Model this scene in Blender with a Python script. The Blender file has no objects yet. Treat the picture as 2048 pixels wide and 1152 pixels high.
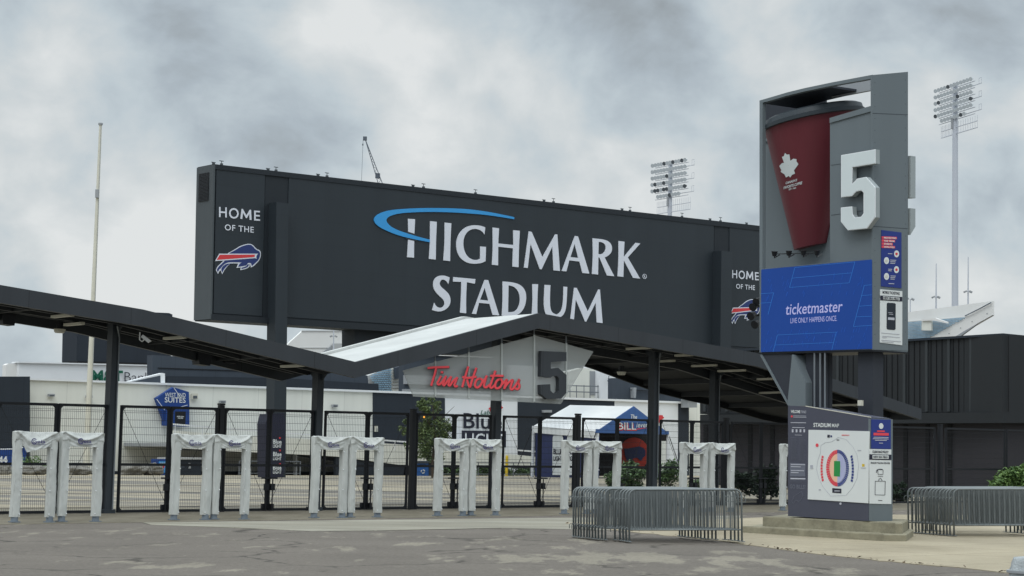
import bpy, math, random
from mathutils import Vector as V, Matrix, noise
from mathutils.geometry import tessellate_polygon
random.seed(7)
S = bpy.context.scene
COL = S.collection
# ------------------------------------------------------------------ camera
F = 4000.0
TH = math.atan(381 / F); PHI = 0.022
CAM = V((0, 0, 1.5))
_r0 = V((1, 0, 0)); _u0 = V((0, -math.sin(TH), math.cos(TH))); FW = V((0, math.cos(TH), math.sin(TH)))
RT = _r0 * math.cos(PHI) + _u0 * math.sin(PHI)
UP = _u0 * math.cos(PHI) - _r0 * math.sin(PHI)
cd = bpy.data.cameras.new('camera'); cam = bpy.data.objects.new('camera', cd); COL.objects.link(cam)
cd.sensor_width = 36; cd.lens = F / 2048 * 36; cd.clip_start = 0.5; cd.clip_end = 6000
M = Matrix((RT, UP, -FW)).transposed().to_4x4(); M.translation = CAM
cam.matrix_world = M
S.camera = cam
# ------------------------------------------------------------------ light
S.view_settings.view_transform = 'Standard'; S.view_settings.look = 'None'
S.view_settings.exposure = 0.0; S.view_settings.gamma = 1.0
SUN_EL, SUN_AZ = math.radians(52), math.radians(200)   # azimuth clockwise from +Y
sd = bpy.data.lights.new('sun', 'SUN'); sun = bpy.data.objects.new('sun', sd); COL.objects.link(sun)
sd.energy = 0.9; sd.angle = math.radians(25); sd.color = (1.0, 0.975, 0.94)
sdir = V((math.sin(SUN_AZ) * math.cos(SUN_EL), math.cos(SUN_AZ) * math.cos(SUN_EL), math.sin(SUN_EL)))
sun.rotation_euler = sdir.to_track_quat('Z', 'Y').to_euler()
sun.location = (0, 0, 60)
W = bpy.data.worlds.new('World'); S.world = W; W.use_nodes = True
nt = W.node_tree; nt.nodes.clear(); L = nt.links.new
def nd(t, tree=None, **k):
    n = (tree or nt).nodes.new(t)
    for a, b in k.items(): setattr(n, a, b)
    return n
def lin(r, g, b):
    f = lambda x: (x / 255 / 12.92) if x / 255 <= 0.04045 else ((x / 255 + 0.055) / 1.055) ** 2.4
    return (f(r), f(g), f(b), 1)
out = nd('ShaderNodeOutputWorld'); bg = nd('ShaderNodeBackground'); L(bg.outputs[0], out.inputs[0])
bg.inputs[1].default_value = 0.1
sky = nd('ShaderNodeTexSky', sky_type='NISHITA'); sky.sun_disc = False
sky.sun_elevation = SUN_EL; sky.sun_rotation = SUN_AZ
tc = nd('ShaderNodeTexCoord')
def dirv(px, py):
    return (FW + RT * ((px - 1024) / F) + UP * ((576 - py) / F)).normalized()
def math_(op, a, b=None, c=None, clamp=False):
    n = nd('ShaderNodeMath', operation=op); n.use_clamp = clamp
    for i, x in enumerate((a, b, c)):
        if x is None: continue
        if isinstance(x, (int, float)): n.inputs[i].default_value = x
        else: L(x, n.inputs[i])
    return n.outputs[0]
mp = nd('ShaderNodeMapping'); mp.inputs['Scale'].default_value = (1, 1, 1.35); L(tc.outputs['Generated'], mp.inputs[0])
n1 = nd('ShaderNodeTexNoise'); n1.inputs['Scale'].default_value = 10; n1.inputs['Detail'].default_value = 9; n1.inputs['Roughness'].default_value = 0.54; n1.inputs['Distortion'].default_value = 0.25
L(mp.outputs[0], n1.inputs['Vector'])
n3 = nd('ShaderNodeTexNoise'); n3.inputs['Scale'].default_value = 27; n3.inputs['Detail'].default_value = 6; n3.inputs['Distortion'].default_value = .6; L(mp.outputs[0], n3.inputs['Vector'])
n2 = nd('ShaderNodeTexNoise'); n2.inputs['Scale'].default_value = 3.2; n2.inputs['Detail'].default_value = 4; L(mp.outputs[0], n2.inputs['Vector'])
# large clouds where the photograph has them: direction, radius, strength
acc = math_('MULTIPLY', math_('SUBTRACT', n1.outputs[0], 0.5), 2.0)
acc = math_('ADD', acc, math_('MULTIPLY', math_('SUBTRACT', n2.outputs[0], 0.5), 0.4))
acc = math_('ADD', acc, math_('MULTIPLY', math_('SUBTRACT', n3.outputs[0], 0.5), 0.55))
for px, py, r, s in ((1150, -10, 300, -0.30), (330, -20, 330, -0.42), (1250, 60, 150, -0.12), (620, 60, 160, 0.30), (960, 180, 240, 0.5), (90, 110, 190, 0.5),
                     (820, 260, 150, 0.22), (1400, 250, 120, 0.25), (320, 530, 200, 0.75), (150, 590, 200, 0.45), (560, 260, 260, -0.05), (1560, 150, 130, 0.12), (80, 330, 150, 0.1),
                     (1950, 620, 150, 0.45), (1990, 420, 200, -0.22), (1950, 80, 260, -0.1), (200, 430, 90, -0.2), (760, 330, 140, -0.05)):
    d = nd('ShaderNodeVectorMath', operation='DISTANCE'); L(tc.outputs['Generated'], d.inputs[0]); d.inputs[1].default_value = dirv(px, py)
    w = math_('SUBTRACT', 1.0, math_('DIVIDE', d.outputs['Value'], r * 1.6 / F), clamp=True)
    w = math_('MULTIPLY', math_('MULTIPLY', w, w), s * 1.35)
    acc = math_('ADD', acc, w)
fac = math_('ADD', acc, 0.56, clamp=True)
cr = nd('ShaderNodeValToRGB'); L(fac, cr.inputs[0])
e = cr.color_ramp.elements
e[0].position = 0.0; e[0].color = lin(156, 164, 169)
e[1].position = 1.0; e[1].color = lin(229, 232, 232)
for p, c in ((0.28, (177, 188, 196)), (0.5, (195, 206, 212)), (0.72, (211, 217, 219))):
    x = e.new(p); x.color = lin(*c)
# overcast dome: brighter overhead; a little of the clear sky behind it
sep = nd('ShaderNodeSeparateXYZ'); L(tc.outputs['Generated'], sep.inputs[0])
zz = math_('MAXIMUM', math_('SUBTRACT', sep.outputs[2], 0.24), 0.0)
gain = math_('ADD', math_('MULTIPLY', zz, 3.0), 1.0)
gain = math_('MULTIPLY', gain, 9.7)
vm = nd('ShaderNodeVectorMath', operation='SCALE'); L(cr.outputs[0], vm.inputs[0]); L(gain, vm.inputs['Scale'])
mx = nd('ShaderNodeMix', data_type='RGBA'); mx.inputs[0].default_value = 0.04
L(vm.outputs[0], mx.inputs[6]); L(sky.outputs[0], mx.inputs[7]); L(mx.outputs[2], bg.inputs[0])

# ------------------------------------------------------------------ geometry helpers
def ray(px, py):
    return FW + RT * ((px - 1024) / F) + UP * ((576 - py) / F)
def P(px, py, D):
    d = ray(px, py); return CAM + d * (D / d.y)
SD = V((0.759, 0.651, 0)); ND = V((-0.651, 0.759, 0))     # along and across the fence line
def prof(n, T=((-200, 0), (0, 0), (14, .10), (27, .22), (43.6, .43), (50, .53), (60, .76), (84, 1.50), (114, 1.73), (135, 1.85), (400, 2.0), (3000, 2.0))):
    for (a, b), (c, d) in zip(T, T[1:]):
        if n <= c: return b + (d - b) * (max(n, a) - a) / (c - a)
    return T[-1][1]
def gz(x, y):
    return prof(-.651 * x + .759 * y) + .022 * 60 * math.tanh(x / 60)
def G(px, py, dz=0):
    d = ray(px, py); lo, hi = 5.0, None; t = 5.0
    while t < 400:
        p = CAM + d * t
        if p.z < gz(p.x, p.y) + dz: hi = t; break
        lo = t; t += 0.5
    if hi is None: return CAM + d * 400
    for _ in range(30):
        m = (lo + hi) / 2; p = CAM + d * m
        if p.z < gz(p.x, p.y) + dz: hi = m
        else: lo = m
    return CAM + d * hi
class Plane:
    def __init__(s, a, b):
        s.a = V((a.x, a.y, 0)); s.t = (V((b.x, b.y, 0)) - s.a).normalized()
        n = V((s.t.y, -s.t.x, 0)); s.n = n if (CAM - s.a).dot(n) > 0 else -n
    def __call__(s, px, py, off=0):
        d = ray(px, py); return CAM + d * (((s.a + s.n * off) - CAM).dot(s.n) / d.dot(s.n))
    def uz(s, px, py, off=0):
        p = s(px, py, off); return ((p - s.a).dot(s.t), p.z)
    def at(s, u, z, off=0):
        p = s.a + s.t * u + s.n * off; return V((p.x, p.y, z))
def plane_s(px, D):                    # vertical plane parallel to the fence line
    p = P(px, 800, D); return Plane(p, p + SD)
def plane_px(px0, D0, px1, D1):
    return Plane(P(px0, 800, D0), P(px1, 800, D1))
class MB:
    def __init__(s): s.v = []; s.f = []
    def add(s, vs, fs):
        o = len(s.v); s.v += [V(x) for x in vs]; s.f += [tuple(i + o for i in f) for f in fs]; return s
    def box(s, c, sz, ax=None):
        x, y, z = (a * h / 2 for a, h in zip(ax or (V((1, 0, 0)), V((0, 1, 0)), V((0, 0, 1))), sz)); c = V(c)
        vs = [c + x * i + y * j + z * k for k in (-1, 1) for j in (-1, 1) for i in (-1, 1)]
        return s.add(vs, [(0, 2, 3, 1), (4, 5, 7, 6), (0, 1, 5, 4), (2, 6, 7, 3), (0, 4, 6, 2), (1, 3, 7, 5)])
    def bar(s, a, b, w, h=None):
        a = V(a); b = V(b); d = b - a; l = d.length
        if l < 1e-6: return s
        d /= l; h = h or w
        up = V((0, 0, 1)) if abs(d.z) < .95 else V((0, 1, 0))
        x = d.cross(up).normalized(); y = x.cross(d).normalized()
        return s.box((a + b) / 2, (l, w, h), (d, x, y))
    def tube(s, pts, r, n=8, r2=None, cap=True):
        pts = [V(p) for p in pts]; rings = []; m = len(pts)
        ref = None
        for i, p in enumerate(pts):
            d = (pts[min(i + 1, m - 1)] - pts[max(i - 1, 0)]).normalized()
            if ref is None: ref = V((0, 0, 1)) if abs(d.z) < .9 else V((1, 0, 0))
            x = d.cross(ref)
            if x.length < 1e-4: x = d.cross(V((0, 1, 0)))
            x.normalize(); y = x.cross(d).normalized(); ref = y
            rr = r if r2 is None else r + (r2 - r) * i / (m - 1)
            rings.append([p + (x * math.cos(2 * math.pi * k / n) + y * math.sin(2 * math.pi * k / n)) * rr for k in range(n)])
        return s.loft(rings, cap)
    def loft(s, rings, cap=True, closed=True):
        n = len(rings[0]); vs = [p for r in rings for p in r]; fs = []
        for i in range(len(rings) - 1):
            for k in range(n if closed else n - 1):
                a = i * n + k; b = i * n + (k + 1) % n; fs.append((a, b, b + n, a + n))
        if cap: fs.append(tuple(range(n))); fs.append(tuple((len(rings) - 1) * n + k for k in reversed(range(n))))
        return s.add(vs, fs)
    def prism(s, loops, vec):            # loops of 3D points (outer, holes...), extruded by vec
        vec = V(vec); flat = [V(p) for l in loops for p in l]; tri = tessellate_polygon([[V(p) for p in l] for l in loops]); n = len(flat)
        fs = [tuple(t) for t in tri] + [tuple(i + n for i in reversed(t)) for t in tri]
        o = 0
        for l in loops:
            k = len(l)
            for i in range(k):
                a = o + i; b = o + (i + 1) % k; fs.append((a, b, b + n, a + n))
            o += k
        return s.add(flat + [p + vec for p in flat], fs)
ORG = {}
def lab(o, label=None, cat=None, group=None, kind=None):
    for k, v in (('label', label), ('category', cat), ('group', group), ('kind', kind)):
        if v: o[k] = v
    return o
def obj(name, mb, mat, parent=None, smooth=False, local=False, **tags):
    if parent is not None: org = V((0, 0, 0)) if local else ORG[parent.name]
    elif local: org = V((0, 0, 0))
    else:
        z = min(p.z for p in mb.v); org = V((sum(p.x for p in mb.v) / len(mb.v), sum(p.y for p in mb.v) / len(mb.v), z))
    me = bpy.data.meshes.new(name); me.from_pydata([tuple(p - org) for p in mb.v], [], mb.f); me.validate()
    import bmesh as _b
    bm = _b.new(); bm.from_mesh(me); _b.ops.recalc_face_normals(bm, faces=bm.faces); bm.to_mesh(me); bm.free()
    if smooth:
        for p in me.polygons: p.use_smooth = True
    me.materials.append(mat)
    o = bpy.data.objects.new(name, me); COL.objects.link(o)
    if parent is not None:
        o.parent = parent; ORG[o.name] = ORG.get(parent.name, V((0, 0, 0))) if False else (V((0,0,0)) if local else ORG[parent.name])
    else: o.location = org; ORG[o.name] = org.copy()
    return lab(o, **tags)
def thing(name, loc, label, cat, group=None, rz=0):
    o = bpy.data.objects.new(name, None); COL.objects.link(o); o.location = loc; o.rotation_euler = (0, 0, rz); o.empty_display_size = .2
    ORG[o.name] = V(loc); return lab(o, label, cat, group)
def copy_tree(o, parent=None):
    c = o.copy(); COL.objects.link(c)
    if parent is not None: c.parent = parent
    ORG[c.name] = ORG.get(o.name, V((0, 0, 0)))
    for ch in list(o.children): copy_tree(ch, c)
    return c
def slab(pl, pts, off=0, thick=.1, holes=(), mb=None):
    mb = mb or MB(); return mb.prism([[pl(x, y, off) for x, y in l] for l in [pts, *holes]], -pl.n * thick)
def rect(x0, y0, x1, y1, y0b=None, y1b=None):
    return [(x0, y0), (x1, y0 if y0b is None else y0b), (x1, y1 if y1b is None else y1b), (x0, y1)]
def zc(pts, ox, oy, s): return [(ox + x / s, oy + y / s) for x, y in pts]
def disc(pl, cx, cy, rx, ry, off, n=18):
    mb = MB(); return mb.prism([[pl(cx + rx * math.cos(2 * math.pi * k / n), cy + ry * math.sin(2 * math.pi * k / n), off) for k in range(n)]], -pl.n * .004)
FC = {}
def font_mesh(txt, bold=0.0, sp=1.0):
    k = (txt, bold, sp)
    if k not in FC:
        cu = bpy.data.curves.new('t', 'FONT'); cu.body = txt; cu.size = 1; cu.offset = bold; cu.space_character = sp; cu.resolution_u = 3
        o = bpy.data.objects.new('t', cu); COL.objects.link(o)
        dg = bpy.context.evaluated_depsgraph_get(); me = bpy.data.meshes.new_from_object(o.evaluated_get(dg))
        vs = [v.co.copy() for v in me.vertices]; fs = [tuple(p.vertices) for p in me.polygons]
        bpy.data.objects.remove(o); bpy.data.curves.remove(cu); bpy.data.meshes.remove(me)
        x0 = min(v.x for v in vs); x1 = max(v.x for v in vs)
        FC[k] = ([((v.x - x0) / (x1 - x0), v.y / 0.715) for v in vs], fs)
    return FC[k]
def text_on(fn, txt, x0, y0, x1, y1, cap, off=.01, bold=0., sp=1., shear=0., mb=None):
    """fn(px,py,off)->3D; baseline from (x0,y0) to (x1,y1), cap height in photo px"""
    vs, fs = font_mesh(txt, bold, sp); mb = mb or MB(); A = fn(x0, y0, off); B = fn(x1, y1, off); C = fn(x0, y0 - cap, off)
    return mb.add([A + (B - A) * u + (C - A) * v + (B - A) * (shear * v) for u, v in vs], fs)
# ------------------------------------------------------------------ materials
def mat(name, col, rough=.6, var=.12, scale=1.5, bump=0, metal=0, emit=None, estr=1, spec=.3, streak=False, alpha=1, panel=None):
    m = bpy.data.materials.new(name); m.use_nodes = True; t = m.node_tree; l = t.links.new
    b = t.nodes['Principled BSDF']; b.inputs['Roughness'].default_value = rough; b.inputs['Metallic'].default_value = metal
    b.inputs['Specular IOR Level'].default_value = spec
    c = lin(*col) if max(col) > 1 else (*col, 1)
    g = nd('ShaderNodeNewGeometry', t); mpp = nd('ShaderNodeMapping', t); l(g.outputs['Position'], mpp.inputs[0])
    if streak: mpp.inputs['Scale'].default_value = (1.6, 1.6, .15)
    n = nd('ShaderNodeTexNoise', t); n.inputs['Scale'].default_value = scale; n.inputs['Detail'].default_value = 6; n.inputs['Roughness'].default_value = .62
    l(mpp.outputs[0], n.inputs['Vector'])
    mr = nd('ShaderNodeMapRange', t); mr.inputs[1].default_value = .25; mr.inputs[2].default_value = .75; mr.inputs[3].default_value = 1 - var; mr.inputs[4].default_value = 1 + var
    l(n.outputs[0], mr.inputs[0])
    s = nd('ShaderNodeVectorMath', t, operation='SCALE'); s.inputs[0].default_value = c[:3]; l(mr.outputs[0], s.inputs['Scale']); l(s.outputs[0], b.inputs['Base Color'])
    if panel:
        pw, ph_, pd, pmort = panel; ro = nd('ShaderNodeVectorRotate', t, rotation_type='Z_AXIS'); ro.inputs['Angle'].default_value = -math.atan2(.651, .759); l(g.outputs['Position'], ro.inputs['Vector'])
        sx_ = nd('ShaderNodeSeparateXYZ', t); l(ro.outputs[0], sx_.inputs[0]); cx_ = nd('ShaderNodeCombineXYZ', t); l(sx_.outputs[0], cx_.inputs[0]); l(sx_.outputs[2], cx_.inputs[1])
        br_ = nd('ShaderNodeTexBrick', t); br_.offset = 0; br_.inputs['Scale'].default_value = 1; br_.inputs['Brick Width'].default_value = pw; br_.inputs['Row Height'].default_value = ph_; br_.inputs['Mortar Size'].default_value = pmort; br_.inputs['Mortar Smooth'].default_value = .2
        br_.inputs['Color1'].default_value = (1, 1, 1, 1); br_.inputs['Color2'].default_value = (.965, .965, .965, 1); br_.inputs['Mortar'].default_value = (pd, pd, pd, 1); l(cx_.outputs[0], br_.inputs['Vector'])
        mm_ = nd('ShaderNodeVectorMath', t, operation='MULTIPLY'); l(s.outputs[0], mm_.inputs[0]); l(br_.outputs['Color'], mm_.inputs[1]); l(mm_.outputs[0], b.inputs['Base Color'])
    if bump:
        n3 = nd('ShaderNodeTexNoise', t); n3.inputs['Scale'].default_value = scale * 6; n3.inputs['Detail'].default_value = 4; l(g.outputs['Position'], n3.inputs['Vector'])
        bu = nd('ShaderNodeBump', t); bu.inputs['Strength'].default_value = bump; bu.inputs['Distance'].default_value = .05; l(n3.outputs[0], bu.inputs['Height']); l(bu.outputs[0], b.inputs['Normal'])
    if emit: b.inputs['Emission Color'].default_value = lin(*emit); b.inputs['Emission Strength'].default_value = estr
    b.inputs['Alpha'].default_value = alpha
    return m
m_sign = mat('sign_grey', (44, 51, 57), .5, .10, .35, streak=True, panel=(1.92, 1.28, .86, .012))
m_signd = mat('sign_dark', (35, 41, 47), .6, .06, .5)
m_signl = mat('sign_side', (74, 80, 84), .6, .08, .6, streak=True)
m_let = mat('letter_white', (214, 218, 228), .5, .03, .4)
m_blue = mat('letter_blue', (58, 150, 214), .5, .04)
m_navy = mat('logo_navy', (44, 58, 110), .5, .05)
m_red = mat('logo_red', (205, 62, 66), .5, .05)
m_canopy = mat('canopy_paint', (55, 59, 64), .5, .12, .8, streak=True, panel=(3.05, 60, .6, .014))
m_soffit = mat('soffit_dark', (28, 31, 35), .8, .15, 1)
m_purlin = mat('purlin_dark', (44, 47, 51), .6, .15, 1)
m_roofw = mat('roof_membrane', (190, 192, 190), .6, .10, .9, panel=(1.25, 60, .86, .02))
m_fix = mat('fixture_beige', (205, 203, 190), .5, .08)
m_post = mat('post_paint', (52, 58, 64), .5, .12, 2, streak=True)
m_black = mat('black_metal', (24, 27, 32), .5, .1)
m_mesh = mat('mesh_wire', (34, 37, 42), .5, .1)
m_wallw = mat('wall_cream', (224, 225, 217), .75, .07, .5, streak=True, panel=(3.6, 60, .80, .02))
m_white = mat('white_paint', (226, 229, 232), .6, .04, .5)
m_walld = mat('wall_charcoal', (42, 49, 58), .7, .10, .5, streak=True, panel=(2.4, 60, .8, .02))
m_bluew = mat('wall_blue', (34, 66, 130), .6, .06)
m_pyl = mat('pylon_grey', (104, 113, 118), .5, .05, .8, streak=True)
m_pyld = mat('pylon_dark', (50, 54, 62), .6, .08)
m_kiosk = mat('kiosk_grey', (72, 74, 88), .5, .05)
m_cup = mat('cup_red', (98, 42, 50), .5, .09, .9, streak=True)
m_lid = mat('cup_lid', (50, 58, 64), .5, .08)
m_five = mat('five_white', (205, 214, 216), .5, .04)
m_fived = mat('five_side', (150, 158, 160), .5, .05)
m_galv = mat('galvanised', (113, 119, 120), .45, .18, 6, metal=.15)
m_foot = mat('foot_grey', (112, 122, 132), .6, .15, 4)
m_conc = mat('plinth_concrete', (140, 135, 116), .9, .34, 1.9, bump=.35)
m_rock = mat('boulder', (124, 122, 116), .9, .25, 1.6, bump=.6)
m_seat = mat('seat_blue', (146, 176, 196), .5, .1)
m_stand = mat('stand_white', (224, 224, 222), .7, .04, .2)
m_standg = mat('stand_grey', (176, 178, 178), .7, .06, .3)
m_dgrey = mat('roof_grey', (64, 72, 82), .7, .12, .4, streak=True, panel=(1.2, 60, .85, .03))
m_mid = mat('mid_grey', (150, 154, 158), .7, .08, .4)
m_tower = mat('tower_pole', (186, 191, 200), .5, .04, .2)
m_lamp = mat('lamp_glass', (190, 197, 202), .3, .1)
m_lampd = mat('lamp_dark', (84, 90, 96), .3, .1)
m_bwall = mat('ribbed_wall', (37, 40, 43), .6, .08, .8, streak=True)
m_blow = mat('lower_wall', (52, 50, 54), .7, .1, .8, streak=True)
m_bstrip = mat('wall_strip', (13, 14, 18), .6, .1)
m_tentw = mat('tent_white', (232, 234, 234), .6, .03, .4)
m_tentb = mat('tent_blue', (64, 98, 152), .6, .12, 4)
m_tentn = mat('tent_navy', (34, 46, 92), .6, .06)
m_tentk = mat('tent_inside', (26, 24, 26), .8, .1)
m_orange = mat('mural_red', (150, 44, 30), .7, .12)
m_muraln = mat('mural_navy', (30, 36, 70), .7, .08)
m_green = mat('letter_green', (22, 92, 72), .5, .03)
m_ink = mat('letter_ink', (36, 38, 54), .5, .03)
m_yel = mat('yellow_paint', (214, 184, 50), .5, .08)
m_bin = mat('bin_blue', (40, 92, 160), .5, .08)
m_glow = mat('vending_front', (60, 130, 190), .4, .2, 3, emit=(70, 150, 210), estr=.25)
m_pink = mat('poster_red', (222, 72, 84), .5, .05)
m_peach = mat('map_peach', (236, 190, 160), .5, .03)
m_lilac = mat('map_lilac', (176, 180, 214), .5, .03)
m_field = mat('map_green', (40, 140, 70), .5, .03)
m_thin = mat('map_line', (170, 172, 182), .5, .03)
m_poster = mat('poster_white', (216, 220, 220), .5, .02)
m_posterb = mat('poster_blue', (38, 56, 128), .5, .04)
m_tagw = mat('tag_text', (186, 188, 198), .5, .03)
m_faint = mat('faint_text', (104, 108, 122), .5, .03)
m_script = mat('script_red', (240, 80, 88), .4, .04)
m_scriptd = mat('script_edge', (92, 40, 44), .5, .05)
m_crane = mat('crane_steel', (88, 96, 106), .6, .1)
m_steel = mat('rail_steel', (120, 126, 132), .5, .12, metal=.3)
m_orn = mat('leaf_lamp', (230, 160, 60), .5, .1)
m_haylow = mat('logo_purple', (62, 58, 110), .6, .05)
# LED screen gives off its own light
m_scr = mat('screen_blue', (10, 34, 76), .45, .15, 1.2, emit=(16, 62, 142), estr=.66, spec=.3)
m_scrl = mat('screen_line', (20, 60, 110), .5, .05, emit=(54, 116, 190), estr=.7)
m_scrt = mat('screen_text', (60, 60, 90), .5, .02, emit=(168, 170, 212), estr=.9)
# glass sign
m_glass = bpy.data.materials.new('frosted_glass'); m_glass.use_nodes = True
_t = m_glass.node_tree; _b = _t.nodes['Principled BSDF']; _b.inputs['Base Color'].default_value = lin(186, 190, 188); _b.inputs['Roughness'].default_value = .35
_mx = nd('ShaderNodeMixShader', _t); _tr = nd('ShaderNodeBsdfTransparent', _t); _mx.inputs[0].default_value = .44
_t.links.new(_tr.outputs[0], _mx.inputs[1]); _t.links.new(_b.outputs[0], _mx.inputs[2]); _t.links.new(_mx.outputs[0], _t.nodes['Material Output'].inputs[0])
# cloth of the covers
def cloth():
    m = mat('cover_cloth', (190, 193, 190), .85, .08, 1.7, bump=0, streak=True); t = m.node_tree; b = t.nodes['Principled BSDF']; l = t.links.new
    g = nd('ShaderNodeNewGeometry', t); mp2 = nd('ShaderNodeMapping', t); mp2.inputs['Scale'].default_value = (9, 9, 2.2); l(g.outputs['Position'], mp2.inputs[0])
    n = nd('ShaderNodeTexNoise', t); n.inputs['Scale'].default_value = 1.3; n.inputs['Detail'].default_value = 5; n.inputs['Distortion'].default_value = 1.2; l(mp2.outputs[0], n.inputs['Vector'])
    bu = nd('ShaderNodeBump', t); bu.inputs['Strength'].default_value = .55; bu.inputs['Distance'].default_value = .05; l(n.outputs[0], bu.inputs['Height']); l(bu.outputs[0], b.inputs['Normal'])
    return m
m_cloth = cloth()
def ground_mat(name, ca, cb, lo, hi, sc, dark=.0, streaks=False, grit=1.0, cc=None, cracks=0, joints=0, wear=()):
    m = bpy.data.materials.new(name); m.use_nodes = True; t = m.node_tree; l = t.links.new; b = t.nodes['Principled BSDF']
    b.inputs['Roughness'].default_value = .9; b.inputs['Specular IOR Level'].default_value = .2
    g = nd('ShaderNodeNewGeometry', t); mp1 = nd('ShaderNodeMapping', t); l(g.outputs['Position'], mp1.inputs[0])
    mp1.inputs['Rotation'].default_value = (0, 0, (-.71 if streaks else .12)); mp1.inputs['Scale'].default_value = ((1.7, .42, 1) if not streaks else (.12, 1.1, 1))
    n = nd('ShaderNodeTexNoise', t); n.inputs['Scale'].default_value = sc; n.inputs['Detail'].default_value = 9; n.inputs['Roughness'].default_value = .62; l(mp1.outputs[0], n.inputs['Vector'])
    r = nd('ShaderNodeMapRange', t); r.inputs[1].default_value = lo; r.inputs[2].default_value = hi; l(n.outputs[0], r.inputs[0])
    for c_, rad_, w_ in wear:
        dd = nd('ShaderNodeVectorMath', t, operation='DISTANCE'); l(g.outputs['Position'], dd.inputs[0]); dd.inputs[1].default_value = c_
        m1_ = nd('ShaderNodeMapRange', t, interpolation_type='SMOOTHSTEP'); m1_.inputs[1].default_value = rad_; m1_.inputs[2].default_value = 0; m1_.inputs[3].default_value = 0; m1_.inputs[4].default_value = w_; l(dd.outputs['Value'], m1_.inputs[0])
        aa = nd('ShaderNodeMath', t, operation='ADD'); l(r.inputs[0].links[0].from_socket, aa.inputs[0]); l(m1_.outputs[0], aa.inputs[1]); l(aa.outputs[0], r.inputs[0])
    mx = nd('ShaderNodeMix', t, data_type='RGBA'); mx.inputs[6].default_value = lin(*ca); mx.inputs[7].default_value = lin(*cb); l(r.outputs[0], mx.inputs[0])
    n2 = nd('ShaderNodeTexNoise', t); n2.inputs['Scale'].default_value = 14; n2.inputs['Detail'].default_value = 8; n2.inputs['Roughness'].default_value = .8; l(g.outputs['Position'], n2.inputs['Vector'])
    r2 = nd('ShaderNodeMapRange', t); r2.inputs[1].default_value = .3; r2.inputs[2].default_value = .7; r2.inputs[3].default_value = 1 - .16 * grit; r2.inputs[4].default_value = 1 + .16 * grit; l(n2.outputs[0], r2.inputs[0])
    n4 = nd('ShaderNodeTexNoise', t); n4.inputs['Scale'].default_value = .35; n4.inputs['Detail'].default_value = 5; l(g.outputs['Position'], n4.inputs['Vector'])
    r4 = nd('ShaderNodeMapRange', t); r4.inputs[1].default_value = .3; r4.inputs[2].default_value = .7; r4.inputs[3].default_value = .88; r4.inputs[4].default_value = 1.1; l(n4.outputs[0], r4.inputs[0])
    mu = nd('ShaderNodeMath', t, operation='MULTIPLY'); l(r2.outputs[0], mu.inputs[0]); l(r4.outputs[0], mu.inputs[1])
    s = nd('ShaderNodeVectorMath', t, operation='SCALE'); l(mx.outputs[2], s.inputs[0]); l(mu.outputs[0], s.inputs['Scale']); l(s.outputs[0], b.inputs['Base Color'])
    last = s.outputs[0]
    if cracks:
        nn = nd('ShaderNodeTexNoise', t); nn.inputs['Scale'].default_value = 1.1; nn.inputs['Detail'].default_value = 5; l(g.outputs['Position'], nn.inputs['Vector'])
        av = nd('ShaderNodeVectorMath', t, operation='MULTIPLY_ADD'); l(nn.outputs['Color'], av.inputs[0]); av.inputs[1].default_value = (1.3, 1.3, 0); l(g.outputs['Position'], av.inputs[2])
        vo = nd('ShaderNodeTexVoronoi', t, feature='DISTANCE_TO_EDGE'); vo.inputs['Scale'].default_value = cracks; l(av.outputs[0], vo.inputs['Vector'])
        cm_ = nd('ShaderNodeMapRange', t); cm_.inputs[1].default_value = .004; cm_.inputs[2].default_value = .022; cm_.inputs[3].default_value = .45; cm_.inputs[4].default_value = 1; l(vo.outputs['Distance'], cm_.inputs[0])
        nb_ = nd('ShaderNodeTexNoise', t); nb_.inputs['Scale'].default_value = .3; l(g.outputs['Position'], nb_.inputs['Vector'])
        nr_ = nd('ShaderNodeMapRange', t); nr_.inputs[1].default_value = .45; nr_.inputs[2].default_value = .55; l(nb_.outputs[0], nr_.inputs[0])
        mf = nd('ShaderNodeMix', t); l(nr_.outputs[0], mf.inputs[0]); mf.inputs[2].default_value = 1; l(cm_.outputs[0], mf.inputs[3])
        s2 = nd('ShaderNodeVectorMath', t, operation='SCALE'); l(last, s2.inputs[0]); l(mf.outputs[0], s2.inputs['Scale']); last = s2.outputs[0]
    if joints:
        ro = nd('ShaderNodeVectorRotate', t, rotation_type='Z_AXIS'); ro.inputs['Angle'].default_value = -math.atan2(.651, .759); l(g.outputs['Position'], ro.inputs['Vector'])
        bt_ = nd('ShaderNodeTexBrick', t); bt_.offset = 0; bt_.inputs['Scale'].default_value = 1; bt_.inputs['Brick Width'].default_value = joints; bt_.inputs['Row Height'].default_value = joints; bt_.inputs['Mortar Size'].default_value = .018
        bt_.inputs['Color1'].default_value = (1, 1, 1, 1); bt_.inputs['Color2'].default_value = (.93, .93, .93, 1); bt_.inputs['Mortar'].default_value = (.5, .5, .5, 1); l(ro.outputs[0], bt_.inputs['Vector'])
        mm_ = nd('ShaderNodeVectorMath', t, operation='MULTIPLY'); l(last, mm_.inputs[0]); l(bt_.outputs['Color'], mm_.inputs[1]); last = mm_.outputs[0]
    l(last, b.inputs['Base Color'])
    bu = nd('ShaderNodeBump', t); bu.inputs['Strength'].default_value = .5; bu.inputs['Distance'].default_value = .03; l(n2.outputs[0], bu.inputs['Height']); l(bu.outputs[0], b.inputs['Normal'])
    return m
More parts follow.
